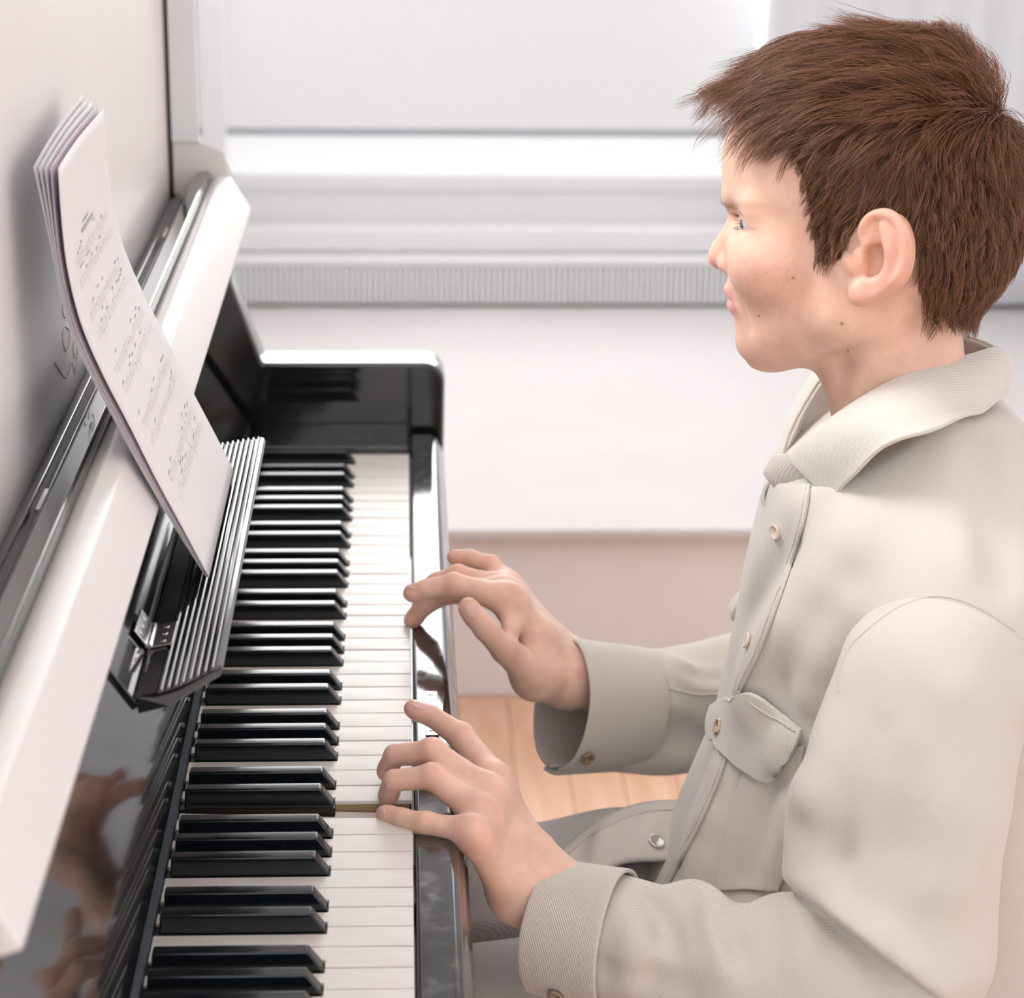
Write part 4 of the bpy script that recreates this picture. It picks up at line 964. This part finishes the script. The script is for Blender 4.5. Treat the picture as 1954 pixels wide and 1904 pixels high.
# near (left) sleeve: upper arm over forearm, with the crease at the elbow
S = SDF((.055, -.385, -.215), (.445, -.150, .165), .0026)
SH = A(1790, 1302, -.236); M1 = A(1742, 1480, -.258); EL = A(1716, 1800, -.290)
S.cone(A(1788, 1300, -.175), SH, .054, .0575, .01); S.cone(SH, M1, .0560, .0580, .02); S.cone(M1, EL, .0580, .0610, .02)
T = SDF((.055, -.385, -.215), (.445, -.150, .165), .0026)
E2 = A(1690, 1900, -.300); FM = A(1400, 1862, -.275); CW = A(1110, 1772, -.246)
T.cone(E2, FM, .0520, .0440, .01); T.cone(FM, CW, .0440, .0405, .01)
T.chain([A(1246, 1672, -.268), A(1264, 1715, -.285), A(1285, 1775, -.300)], [.010, .010, .004], .010, True)
T.chain([A(1388, 1682, -.275), A(1398, 1735, -.295), A(1412, 1800, -.310)], [.011, .011, .004], .010, True)
for Q_, arr in ((T, [
    ([(1262, 1730), (1335, 1712), (1385, 1790), (1400, 1870)], [.010, .013, .012], [.001, .0065, .002], .010, False),
    ([(1215, 1715), (1262, 1745), (1290, 1830)], [.008, .010, .008], [.001, .0045, .001], .008, True),
    ([(1392, 1750), (1412, 1790), (1430, 1850)], [.008, .009, .008], [.003, .0055, .001], .008, True),
    ([(1425, 1790), (1480, 1735), (1530, 1770), (1540, 1860)], [.010, .013, .012], [.001, .0065, .002], .010, False),
    ([(1130, 1850), (1220, 1865), (1320, 1893)], [.009, .010, .009], [.001, .003, .001], .010, True),
    ([(1190, 1740), (1205, 1800), (1200, 1880)], [.009, .012, .009], [.001, .004, .001], .010, False)]),
    (S, [
    ([(1655, 1230), (1600, 1400), (1580, 1540)], [.012, .016, .014], [.001, .004, .002], .016, False),
    ([(1660, 1400), (1625, 1540), (1590, 1640)], [.012, .014, .012], [.001, .004, .002], .014, True),
    ([(1560, 1520), (1540, 1620), (1560, 1700), (1640, 1780)], [.016, .020, .018], [.003, .009, .006], .016, False),
    ([(1720, 1480), (1700, 1640), (1650, 1740)], [.014, .018, .014], [.001, .004, .002], .018, True),
    ([(1830, 1330), (1850, 1500), (1790, 1720)], [.016, .020, .016], [.001, .004, .002], .018, False),
    ([(1590, 1760), (1700, 1830), (1790, 1890)], [.014, .016, .014], [.004, .006, .004], .012, False)])):
    Q_.f = grid_smooth(Q_.f, 1)
    for a in arr: fold(Q_, *a)
S.f = grid_smooth(S.f, 1); T.f = grid_smooth(T.f, 1)
pA, pB = A(1508, 1694, -.300), A(1800, 1915, -.350); nr_ = np.cross(pB-pA, pA-CAM); nr_ /= np.linalg.norm(nr_)
if nr_[0] > 0: nr_ = -nr_
plane_cut(S, pA, nr_); S.f = grid_smooth(S.f, 2)
k_ = .003; h_ = np.maximum(k_-np.abs(S.f-T.f), 0)/k_; S2_ = SDF((.055, -.385, -.215), (.445, -.150, .165), .0026)
fa = (CW-FM)/np.linalg.norm(CW-FM)
cut_c = A(1140, 1782, -.250)
S2_.f = np.minimum(S.f, T.f)-h_*h_*k_*.25
plane_cut(S2_, cut_c, fa+np.array([0, 0, .0])); S2_.f = grid_smooth(S2_.f, 1)
Vs, Fs = S2_.mesh(); Vs = wob(Vs.astype(float), .0006, 70, 4)
slv = np_mesh('sleeve', Vs, Fs, 'sleeve'); slv.parent = shirt
# upper arm faces take the smoother nap
slv.data.materials.append(M['sleeve_up'])
cen = Vs[Fs].mean(1); Sg = S.f[tuple(np.clip(np.round((cen-S.lo)/S.h).astype(int), 0, S.n-1).T)]; Tg = T.f[tuple(np.clip(np.round((cen-S.lo)/S.h).astype(int), 0, S.n-1).T)]
slv.data.polygons.foreach_set('material_index', (Sg < Tg).astype(np.int32)); slv.data.update()
sleeve_s = Surf(Vs, Fs)

def cuff(rim_c, back_c, r0, r1, sq, name, mate, open_dir, gap, flare=None, seed=1, tilt=None):
    """hollow turned cuff: rings from rim to seam; sq = lateral squash"""
    ax = (back_c-rim_c); Ln = np.linalg.norm(ax); ax /= Ln
    up = np.array([0, 0, 1.])-ax*ax[2]; up /= np.linalg.norm(up); sd = np.cross(ax, up)
    nr, na = 14, 72; V = []; F = []; rng = np.random.default_rng(seed); ph = rng.uniform(0, 6.28, 4)
    for i in range(nr+1):
        t = i/nr; r = r0*(1-t)+r1*t
        for j in range(na+1):
            a = gap*.5+(2*math.pi-gap)*j/na+open_dir; 
            rr = r*(1+.025*math.sin(2*a+ph[0])+.018*math.sin(3*a+ph[1]+t)+.010*math.sin(5*a+ph[2]))
            off_ = (0.004 if j > na-6 else 0)      # overlap flap
            p = rim_c+ax*(Ln*t+(tilt(a) if tilt else 0)*(1-t))+up*math.cos(a)*rr+sd*math.sin(a)*(rr*sq)
            V.append(p+(up*math.cos(a)+sd*math.sin(a))*off_)
    for i in range(nr):
        for j in range(na): b = i*(na+1)+j; F.append((b, b+na+1, b+na+2, b+1))
    o = np_mesh(name, V, F, mate); sm = o.modifiers.new('t', 'SOLIDIFY'); sm.thickness = .0028; sm.offset = -1
    bv = o.modifiers.new('b', 'BEVEL'); bv.width = .0011; bv.segments = 3; bv.limit_method = 'ANGLE'; bv.angle_limit = math.radians(50)
    return o, (ax, up, sd, np.array(V), F)
# left cuff
c0_, c1_ = A(1044, 1764, -.236), A(1180, 1792, -.256)
cf1, i1 = cuff(c0_, c1_, .0405, .0430, 1.0, 'cuff', 'cuff', math.radians(200), math.radians(-8), tilt=lambda a: -.004*math.sin(a)); cf1.parent = shirt
# right (far) sleeve, wide and loose
S = SDF((.085, .03, -.145), (.42, .25, .055), .0026)
R0, R1, R2 = A(1195, 1352, .118), A(1275, 1356, .135), np.array([.375, .150, -.062])
S.cone(R0, R1, .0440, .0470, .01); S.cone(R1, R2, .0470, .062, .01); S.cone(R2, (.352, .060, .10), .060, .062, .03)
S.f = grid_smooth(S.f, 1)
fold(S, [(1225, 1275), (1252, 1262), (1290, 1290), (1300, 1350)], [.010, .013, .010], [.001, .0075, .001], .010)
fold(S, [(1300, 1285), (1335, 1300), (1400, 1305)], [.010, .012, .012], [.002, .006, .005], .010)
fold(S, [(1305, 1268), (1345, 1285), (1400, 1288)], [.006, .007, .006], [.001, .004, .003], .007, True)
fold(S, [(1230, 1390), (1300, 1405), (1370, 1425)], [.012, .014, .012], [.001, .005, .003], .012, True)
fold(S, [(1180, 1450), (1260, 1452), (1340, 1440)], [.010, .012, .012], [.002, .005, .003], .012)
fr_ = R0-R1; plane_cut(S, A(1170, 1348, .106), fr_); S.f = grid_smooth(S.f, 2)
Vr, Fr = S.mesh(); Vr = wob(Vr.astype(float), .0006, 70, 9); sl2 = np_mesh('sleeve', Vr, Fr, 'sleeve'); sl2.parent = shirt
cf2, i2 = cuff(A(1072, 1346, .070), A(1215, 1350, .112), .0490, .0450, .78, 'cuff', 'cuff', math.radians(180), math.radians(-14), seed=6, tilt=lambda a: -.0065*math.sin(a)); cf2.parent = shirt
cuff2_s = Surf(i2[3], i2[4]); cuff1_s = Surf(i1[3], i1[4])
right_s = Surf(Vr, Fr)

# ---- pieces laid on the cloth by shooting at the surface from where the photograph stood, then given thickness
def patch(name, surfs, left, right, nu, nv, lift, thick, mate, parent=shirt, top=None, bottom=None):
    """quad patch between two pixel polylines"""
    A1, B1 = resample(left, nv), resample(right, nv); V = []; F = []
    if top is not None: T1, D1 = resample(top, nu), resample(bottom, nu)
    def gp(i, j):
        u, v = j/(nu-1), i/(nv-1); p = A1[i]*(1-u)+B1[i]*u
        if top is None: return p
        return p+T1[j]*(1-v)+D1[j]*v-(T1[0]*(1-u)*(1-v)+T1[-1]*u*(1-v)+D1[0]*(1-u)*v+D1[-1]*u*v)
    H = {}; 
    for i in range(nv):
        for j in range(nu):
            p = gp(i, j); best = None
            for s in surfs:
                h, n_ = s.hit(*p)
                if h is not None and (best is None or np.linalg.norm(h-CAM) < np.linalg.norm(best[0]-CAM)): best = (h, n_)
            H[i, j] = best
    for i in range(nv):
        ok = [j for j in range(nu) if H[i, j] is not None]
        for j in range(nu):
            if H[i, j] is None:
                if ok: k = min(ok, key=lambda q: abs(q-j)); h, n_ = H[i, k]
                else:
                    k2 = min([q for q in H if H[q] is not None], key=lambda q: abs(q[0]-i)+abs(q[1]-j)); h, n_ = H[k2]
                p = gp(i, j); h = at(p[0], p[1], h[1]+.001*abs((k if ok else 0)-j))
            else: h, n_ = H[i, j]
            l = lift(i/(nv-1), j/(nu-1)) if callable(lift) else lift
            V.append(h+n_*l)
    for i in range(nv-1):
        for j in range(nu-1): b = i*nu+j; F.append((b, b+1, b+nu+1, b+nu))
    V = np.array(V); G = V.reshape(nv, nu, 3)
    for _ in range(2): G[1:-1, 1:-1] = .5*G[1:-1, 1:-1]+.125*(G[:-2, 1:-1]+G[2:, 1:-1]+G[1:-1, :-2]+G[1:-1, 2:])
    o = np_mesh(name, G.reshape(-1, 3), F, mate); o.parent = parent
    sm = o.modifiers.new('t', 'SOLIDIFY'); sm.thickness = thick; sm.offset = 0
    bv = o.modifiers.new('b', 'BEVEL'); bv.width = thick*.42; bv.segments = 3; bv.limit_method = 'ANGLE'; bv.angle_limit = math.radians(50)
    return o
def cord(name, surfs, pts, r, mate, n=60, parent=shirt, lift=0.0):
    Q = resample(pts, n); C_ = []
    for p in Q:
        best = None
        for s in surfs:
            h, n_ = s.hit(*p)
            if h is not None and (best is None or np.linalg.norm(h-CAM) < np.linalg.norm(best[0]-CAM)): best = (h, n_)
        if best is not None: C_.append(best[0]+best[1]*lift)
    C_ = np.array(C_); 
    if len(C_) < 4: return None
    C_[1:-1] = .5*C_[1:-1]+.25*(C_[:-2]+C_[2:])
    T_ = np.gradient(C_, axis=0); T_ /= np.linalg.norm(T_, axis=1)[:, None]+1e-9; a_1 = np.cross(T_, [.3, .2, .9]); a_1 /= np.linalg.norm(a_1, axis=1)[:, None]; b_1 = np.cross(T_, a_1); V = []; F = []; k = 6; m_ = len(C_)
    for j in range(k): an = 2*math.pi*j/k; V.append(C_+(a_1*math.cos(an)+b_1*math.sin(an))*r)
    V = np.stack(V, 1).reshape(-1, 3)
    for i in range(m_-1):
        for j in range(k): F.append((i*k+j, i*k+(j+1) % k, (i+1)*k+(j+1) % k, (i+1)*k+j))
    o = np_mesh(name, V, F, mate); o.parent = parent; return o
def button(surf_, px, py, r, mate, parent=shirt, name='button', lift=.0022, fix=None):
    h, n_ = surf_.hit(px, py)
    if fix is not None: h, n_ = fix
    if h is None: return None
    z = Vector(n_); q = z.to_track_quat('Z', 'Y').to_matrix(); prof = [(0, .0004), (r*.28, .0004), (r*.42, .0009), (r*.62, .0012), (r*.84, .0022), (r*.95, .0022), (r, .0012), (r*.92, -.0004), (0, -.0008)]
    V = []; F = []; k = 28
    for a, b in prof:
        for j in range(k): an = 2*math.pi*j/k; V.append(np.array(h)+np.array(n_)*lift+np.array(q @ Vector((a*math.cos(an), a*math.sin(an), b*1.0))))
    for i in range(len(prof)-1):
        for j in range(k): F.append((i*k+j, i*k+(j+1) % k, (i+1)*k+(j+1) % k, (i+1)*k+j))
    o = np_mesh(name, V, F, mate); o.parent = parent; return o

# collar: fold line round the neck, leaf falling onto the shoulders, both sides
def mirY(p): return np.array([p[0]+.0, 2*YB-p[1], p[2]-.024*np.clip((.335-p[0])/.06, 0, 1)])
fold_px = [(1507, 866, -.098), (1545, 830, -.118), (1592, 795, -.134), (1640, 763, -.142), (1700, 728, -.143), (1770, 700, -.135), (1835, 682, -.115), (1880, 668, -.092), (1893, 664, YB)]
leaf_px = [(1590, 957, -.150), (1625, 912, -.170), (1668, 868, -.186), (1725, 838, -.196), (1790, 815, -.192), (1850, 795, -.172), (1895, 775, -.135), (1915, 758, -.102), (1921, 745, YB)]
foldl = [A(*p) for p in fold_px]; leaf = [A(*p) for p in leaf_px]
foldl = foldl+[mirY(p) for p in foldl[-2::-1]]; leaf = leaf+[mirY(p) for p in leaf[-2::-1]]
nC = 90; FO = resample(foldl, nC); LE = resample(leaf, nC); V = []; F = []; nv = 12
cen_ = np.array([A(1716, 720, YB)[0], YB, 0])
for i in range(nC):
    outw = FO[i]-cen_; outw[2] = 0; outw /= np.linalg.norm(outw)
    for j in range(nv):
        t = j/(nv-1); p = FO[i]*(1-t)+LE[i]*t+(outw*.0085+np.array([0, 0, .0045]))*math.sin(math.pi*min(1, t*1.1))**.8*(1-t*.55)
        p = p+np.array([0, 0, .0012])*math.sin(i*.6)*t
        V.append(p)
for i in range(nC-1):
    for j in range(nv-1): b = i*nv+j; F.append((b, b+1, b+nv+1, b+nv))
col_o = np_mesh('collar', V, F, 'collar'); col_o.parent = shirt
sm = col_o.modifiers.new('t', 'SOLIDIFY'); sm.thickness = .0034; sm.offset = 0
bv = col_o.modifiers.new('b', 'BEVEL'); bv.width = .0014; bv.segments = 3; bv.limit_method = 'ANGLE'; bv.angle_limit = math.radians(50)
# collar stand inside
base_px = [(1464, 912, -.084), (1478, 928, -.092), (1520, 922, -.106), (1560, 905, -.118), (1580, 870, -.128), (1640, 835, -.138), (1700, 800, -.140), (1770, 765, -.134), (1835, 740, -.115), (1880, 725, -.092), (1893, 718, YB)]
base = [A(*p) for p in base_px]; base = base+[mirY(p) for p in base[-2::-1]]
top_ = [A(1462, 890, -.084), A(1474, 868, -.092), A(1500, 864, -.102)]+foldl[1:-1]+[mirY(A(1500, 868, -.102)), mirY(A(1470, 872, -.088))]
tp = resample(top_, nC); bs = resample(base, nC); V = []; F = []; nv = 7
for i in range(nC):
    outw = bs[i]-cen_; outw[2] = 0; outw /= np.linalg.norm(outw)
    for j in range(nv): t = j/(nv-1); V.append(tp[i]*(1-t)+bs[i]*t+outw*(.003*math.sin(math.pi*t)-.0015))
for i in range(nC-1):
    for j in range(nv-1): b = i*nv+j; F.append((b, b+1, b+nv+1, b+nv))
st_o = np_mesh('collar_stand', V, F, 'plain'); st_o.parent = shirt
sm = st_o.modifiers.new('t', 'SOLIDIFY'); sm.thickness = .0030; sm.offset = 0
bv = st_o.modifiers.new('b', 'BEVEL'); bv.width = .0012; bv.segments = 3; bv.limit_method = 'ANGLE'; bv.angle_limit = math.radians(50)
# button band down the front
pl_l = [(1476, 925), (1466, 960), (1455, 1023), (1431, 1133), (1410, 1262), (1395, 1345), (1366, 1440), (1322, 1549), (1283, 1632), (1248, 1700)]
pl_r = [(1549, 928), (1540, 985), (1527, 1034), (1494, 1133), (1453, 1243), (1418, 1320), (1392, 1440), (1350, 1549), (1308, 1632), (1272, 1700)]
pk = patch('button_band', [torso_s], pl_l, pl_r, 12, 60, lambda u, v: .0016, .0022, 'plain')
cord('band_seam', [torso_s], [(a-5, b) for a, b in pl_r], .0006, 'seam', lift=.0028)
for bx_, by_ in ((1487, 1014), (1434, 1225)): 
    o = button(torso_s, bx_, by_, .0054, 'palebtn', lift=.0026)
    if o: o['label'] = 'pale button half hidden in its buttonhole'
# shoulder seam, armhole seam, sleeve seams
cord('armhole_seam', [sleeve_s, torso_s], [(1600, 1320), (1606, 1270), (1624, 1232), (1655, 1201), (1711, 1160), (1773, 1138), (1824, 1142), (1875, 1163), (1937, 1203)], .0010, 'seam', lift=-.0002, n=80)
# chest pocket flap with its button
fl_l = [(1442, 1316), (1408, 1332), (1374, 1352), (1367, 1392), (1378, 1432)]
fl_r = [(1541, 1388), (1536, 1410), (1516, 1440), (1490, 1474), (1469, 1484)]
fp = patch('pocket_flap', [torso_s], [(1374, 1350), (1370, 1393), (1381, 1437)], [(1541, 1388), (1528, 1425), (1499, 1466)], 30, 26, lambda u, v: .0060+.002*math.sin(u*3.1), .0036, 'collar', top=[(1374, 1350), (1404, 1332), (1442, 1316), (1492, 1350), (1541, 1388)], bottom=[(1381, 1437), (1425, 1464), (1456, 1482), (1478, 1484), (1499, 1466)])
cord('flap_seam', [torso_s], [(1446, 1330), (1490, 1362), (1530, 1394)], .0007, 'seam', lift=.0088)
o = button(torso_s, 1395, 1394, .0058, 'amber', lift=.0095)
if o: o['label'] = 'amber button on the pocket flap'
pp = patch('chest_pocket', [torso_s], [(1440, 1440), (1415, 1500), (1392, 1580), (1375, 1650), (1370, 1700)], [(1538, 1420), (1530, 1500), (1520, 1580), (1508, 1640), (1490, 1700)], 16, 24, .0022, .0022, 'shirt')
# far pocket flap peeking past the chest
V = [A(1420, 1140, .00), A(1426, 1180, .00), A(1412, 1196, -.005), A(1398, 1192, -.008), A(1397, 1180, -.008), A(1408, 1155, -.004)]
o = prism('pocket_flap', [(p[0], p[2]) for p in V], .0, .018, 'collar', None, .0015); o.parent = shirt
# cuff details
o = button(cuff2_s, 1115, 1438, .0062, 'button', shirt, lift=.0046)
if o: o['label'] = 'dark horn button on the far cuff'
o = button(cuff1_s, 1066, 1889, .0058, 'button', shirt, lift=.0042)
cord('cuff_seam', [cuff1_s, sleeve_s], [(1168, 1664), (1150, 1700), (1120, 1770), (1108, 1840), (1118, 1900)], .0014, 'seam', lift=.0016)
cord('cuff_seam', [cuff2_s, right_s], [(1205, 1244), (1222, 1300), (1212, 1360), (1180, 1420), (1160, 1468)], .0014, 'seam', lift=.0014)
cord('sleeve_seam', [right_s], [(1222, 1308), (1270, 1312), (1330, 1325), (1385, 1322)], .0012, 'seam', lift=.0002)

# trousers
S = SDF((-.13, -.30, -.30), (.50, .12, -.085), .0036)
def hipp(x, y, z): return np.array([x, YB+y, z])
for s in (-1, 1): S.cone(hipp(.38, s*.075, -.205), hipp(.16, s*.085, -.205), .084, .078, .02); S.cone(hipp(.16, s*.085, -.205), hipp(-.02, s*.09, -.212), .078, .068, .02)
S.cone(hipp(.39, 0, -.19), hipp(.34, 0, -.19), .105, .10, .03)
fold(S, [(890, 1775), (940, 1762), (990, 1760)], [.010, .012, .010], [.003, .005, .003], .010)
S.f = np.maximum(S.f, -(S.ax[2][None, None, :]+np.float32(.278))); S.f = grid_smooth(S.f, 1)
Vp, Fp = S.mesh(); Vp = wob(Vp.astype(float), .0008, 60, 12)
tr = BK(np_mesh('trousers', Vp, Fp, 'trouser')); tr['label'] = 'grey-beige trousers'
S = SDF((-.12, -.28, -.70), (.10, .12, -.17), .008)
for s in (-1, 1): S.cone(hipp(-.02, s*.09, -.215), hipp(-.005, s*.09, -.655), .068, .048, .01)
Vp, Fp = S.mesh(); o = np_mesh('trouser_leg', Vp, Fp, 'trouser'); o.parent = tr
for s in (-1, 1):
    S = SDF((-.16, YB+s*.09-.06, -.732), (.10, YB+s*.09+.06, -.64), .004); S.cone(hipp(.045, s*.09, -.695), hipp(-.10, s*.10, -.702), .036, .030, .02); S.f = np.maximum(S.f, -(S.ax[2][None, None, :]+np.float32(.7285)))
    Vp, Fp = S.mesh(); BK(np_mesh('shoe', Vp, Fp, 'plain'))
# shirt tail lying over the lap, with its snap
tl = [(1068, 1628, -.035), (1100, 1600, -.025), (1150, 1563, -.010), (1210, 1538, -.002), (1262, 1530, .0), (1318, 1530, .0)]
bl_ = [(1080, 1700, -.110), (1120, 1690, -.105), (1165, 1655, -.090), (1200, 1644, -.085), (1250, 1642, -.080), (1300, 1642, -.075)]
a1 = resample([A(*p) for p in tl], 40); b1 = resample([A(*p) for p in bl_], 40); V = []; F = []; nv = 16
for i in range(40):
    for j in range(nv):
        t = j/(nv-1); p = a1[i]*(1-t)+b1[i]*t+np.array([0, 0, .007])*math.sin(math.pi*t)+np.array([0, 0, .0022])*math.sin(i*.42+t*4)*math.sin(math.pi*t); V.append(p)
for i in range(39):
    for j in range(nv-1): b = i*nv+j; F.append((b, b+1, b+nv+1, b+nv))
ta = np_mesh('shirt_tail', V, F, 'plain'); ta.parent = shirt
sm = ta.modifiers.new('t', 'SOLIDIFY'); sm.thickness = .003; sm.offset = 0
tail_s = Surf(V, F)
o = button(tail_s, 1250, 1610, .0062, 'nickel', shirt, 'snap_button', lift=.002)
if o: o['label'] = 'silver snap button'
cord('tail_seam', [tail_s], [(1075, 1640), (1120, 1605), (1180, 1570), (1240, 1552), (1300, 1548)], .0009, 'seam', lift=.0016)

# bench under the boy
bn = tag(empty('piano_bench', (.40, YB, FL)), 'low padded piano bench under the boy', 'bench')
keep(box('cushion', .20, .56, YB-.34, YB+.34, -.325, -.2785, 'blackwood', None, .012), bn)
keep(box('seat_frame', .21, .55, YB-.33, YB+.33, -.38, -.325, 'lacquer', None, .003), bn)
for x in (.235, .505):
    for y in (YB-.30, YB+.27): keep(box('leg', x-.018, x+.018, y, y+.036, FL, -.38, 'lacquer', None, .003), bn)

# ------------------------------------------------------------------ sheet music
PROF = np.array([(-.1205, .1800), (-.1335, .208), (-.1500, .243), (-.1640, .275), (-.1780, .306), (-.1885, .335), (-.1945, .366), (-.1965, .395), (-.1970, .424)])
labs = ['front music sheet with printed staves, leaning on the raised lid', 'second music sheet, its pinkish edge just behind the front one', 'third sheet of the stack, a thin strip behind the pinkish edge', 'fourth sheet of the stack, nearly hidden', 'rearmost sheet of the stack, against the upper panel']
fro = None
for k in range(5):
    sh_ = [0, .0040, .0050, .0057, .0064][k]; pr_ = []
    for i, (x, z) in enumerate(PROF):
        t = i/8; pr_.append((x-sh_*(.12+.88*math.sin(math.pi*min(1, t*.94))**.8)-k*.0004-(.0025*k*max(0, t-.8)/.2 if k else 0), z))
    pr_ = resample(pr_, 34); y0, y1 = -.2800+.0006*k, -.0700+.0012*k; V = []; F = []; nu = 18
    for i in range(34):
        for j in range(nu): t = j/(nu-1); V.append((pr_[i, 0]-.0018*math.sin(math.pi*t)*(i/33)**2, y0*(1-t)+y1*t, pr_[i, 1]+(.0022*k*(i/33)**6*t)))
    for i in range(33):
        for j in range(nu-1): b_ = i*nu+j; F.append((b_, b_+1, b_+nu+1, b_+nu))
    o = np_mesh('sheet_music', V, F, 'paperpink' if k == 1 else 'paper'); sm = o.modifiers.new('t', 'SOLIDIFY'); sm.thickness = .0003; sm.offset = 0
    G = np.array(V).reshape(34, nu, 3)
    tag(o, labs[k], 'sheet music', 'sheets of music on the piano')
    if k == 0: fro = (o, G)
o, G = fro
# print on the front page: five systems of notes (flat ink lying on the sheet)
V = []; F = []
def surfp(u, v):   # u up the page 0..1, v across 0..1
    a = u*33; b = v*17; i = min(32, int(a)); j = min(16, int(b)); a -= i; b -= j
    p = G[i, j]*(1-a)*(1-b)+G[i+1, j]*a*(1-b)+G[i, j+1]*(1-a)*b+G[i+1, j+1]*a*b
    n_ = np.cross(G[i+1, j]-G[i, j], G[i, j+1]-G[i, j]); n_ /= np.linalg.norm(n_); 
    if n_[0] < 0: n_ = -n_
    return p+n_*.0004
def dash(u0, v0, u1, v1, w):
    p, q = surfp(u0, v0), surfp(u1, v1); d_ = q-p; l = np.linalg.norm(d_)+1e-9; ref = surfp(u0, v0+.02)-p if abs(u1-u0) > abs(v1-v0) else surfp(min(1, u0+.02), v0)-p
    ref /= np.linalg.norm(ref); b = len(V); V.extend([p-ref*w, p+ref*w, q+ref*w, q-ref*w]); F.append((b, b+1, b+2, b+3))
rs = random.Random(4)
for uc in (.195, .335, .475, .61, .735):
    for st_, du in ((0, .022), (1, -.022)):
        for li in range(5):
            u = uc+du+(li-2)*.0042
            for q in range(12): dash(u, .14+q*.062, u, .14+(q+1)*.062-.004, .000045)
        n = 15
        for q in range(n):
            v = .16+.70*q/n+rs.uniform(-.006, .006); u = uc+du+rs.uniform(-.010, .010)
            dash(u-.0014, v, u+.0014, v+.002, .0007)
            if rs.random() < .8: s_ = 1 if rs.random() < .5 else -1; dash(u, v+.004*s_, u+.020*s_, v+.004*s_, .0002)
            if rs.random() < .35: dash(u+.020, v, u+.022, v+.035, .0005)
dash(.80, .35, .80, .60, .0012); dash(.815, .40, .815, .52, .0007)
pr = from_py('printed_notes', V, F, 'ink', o)
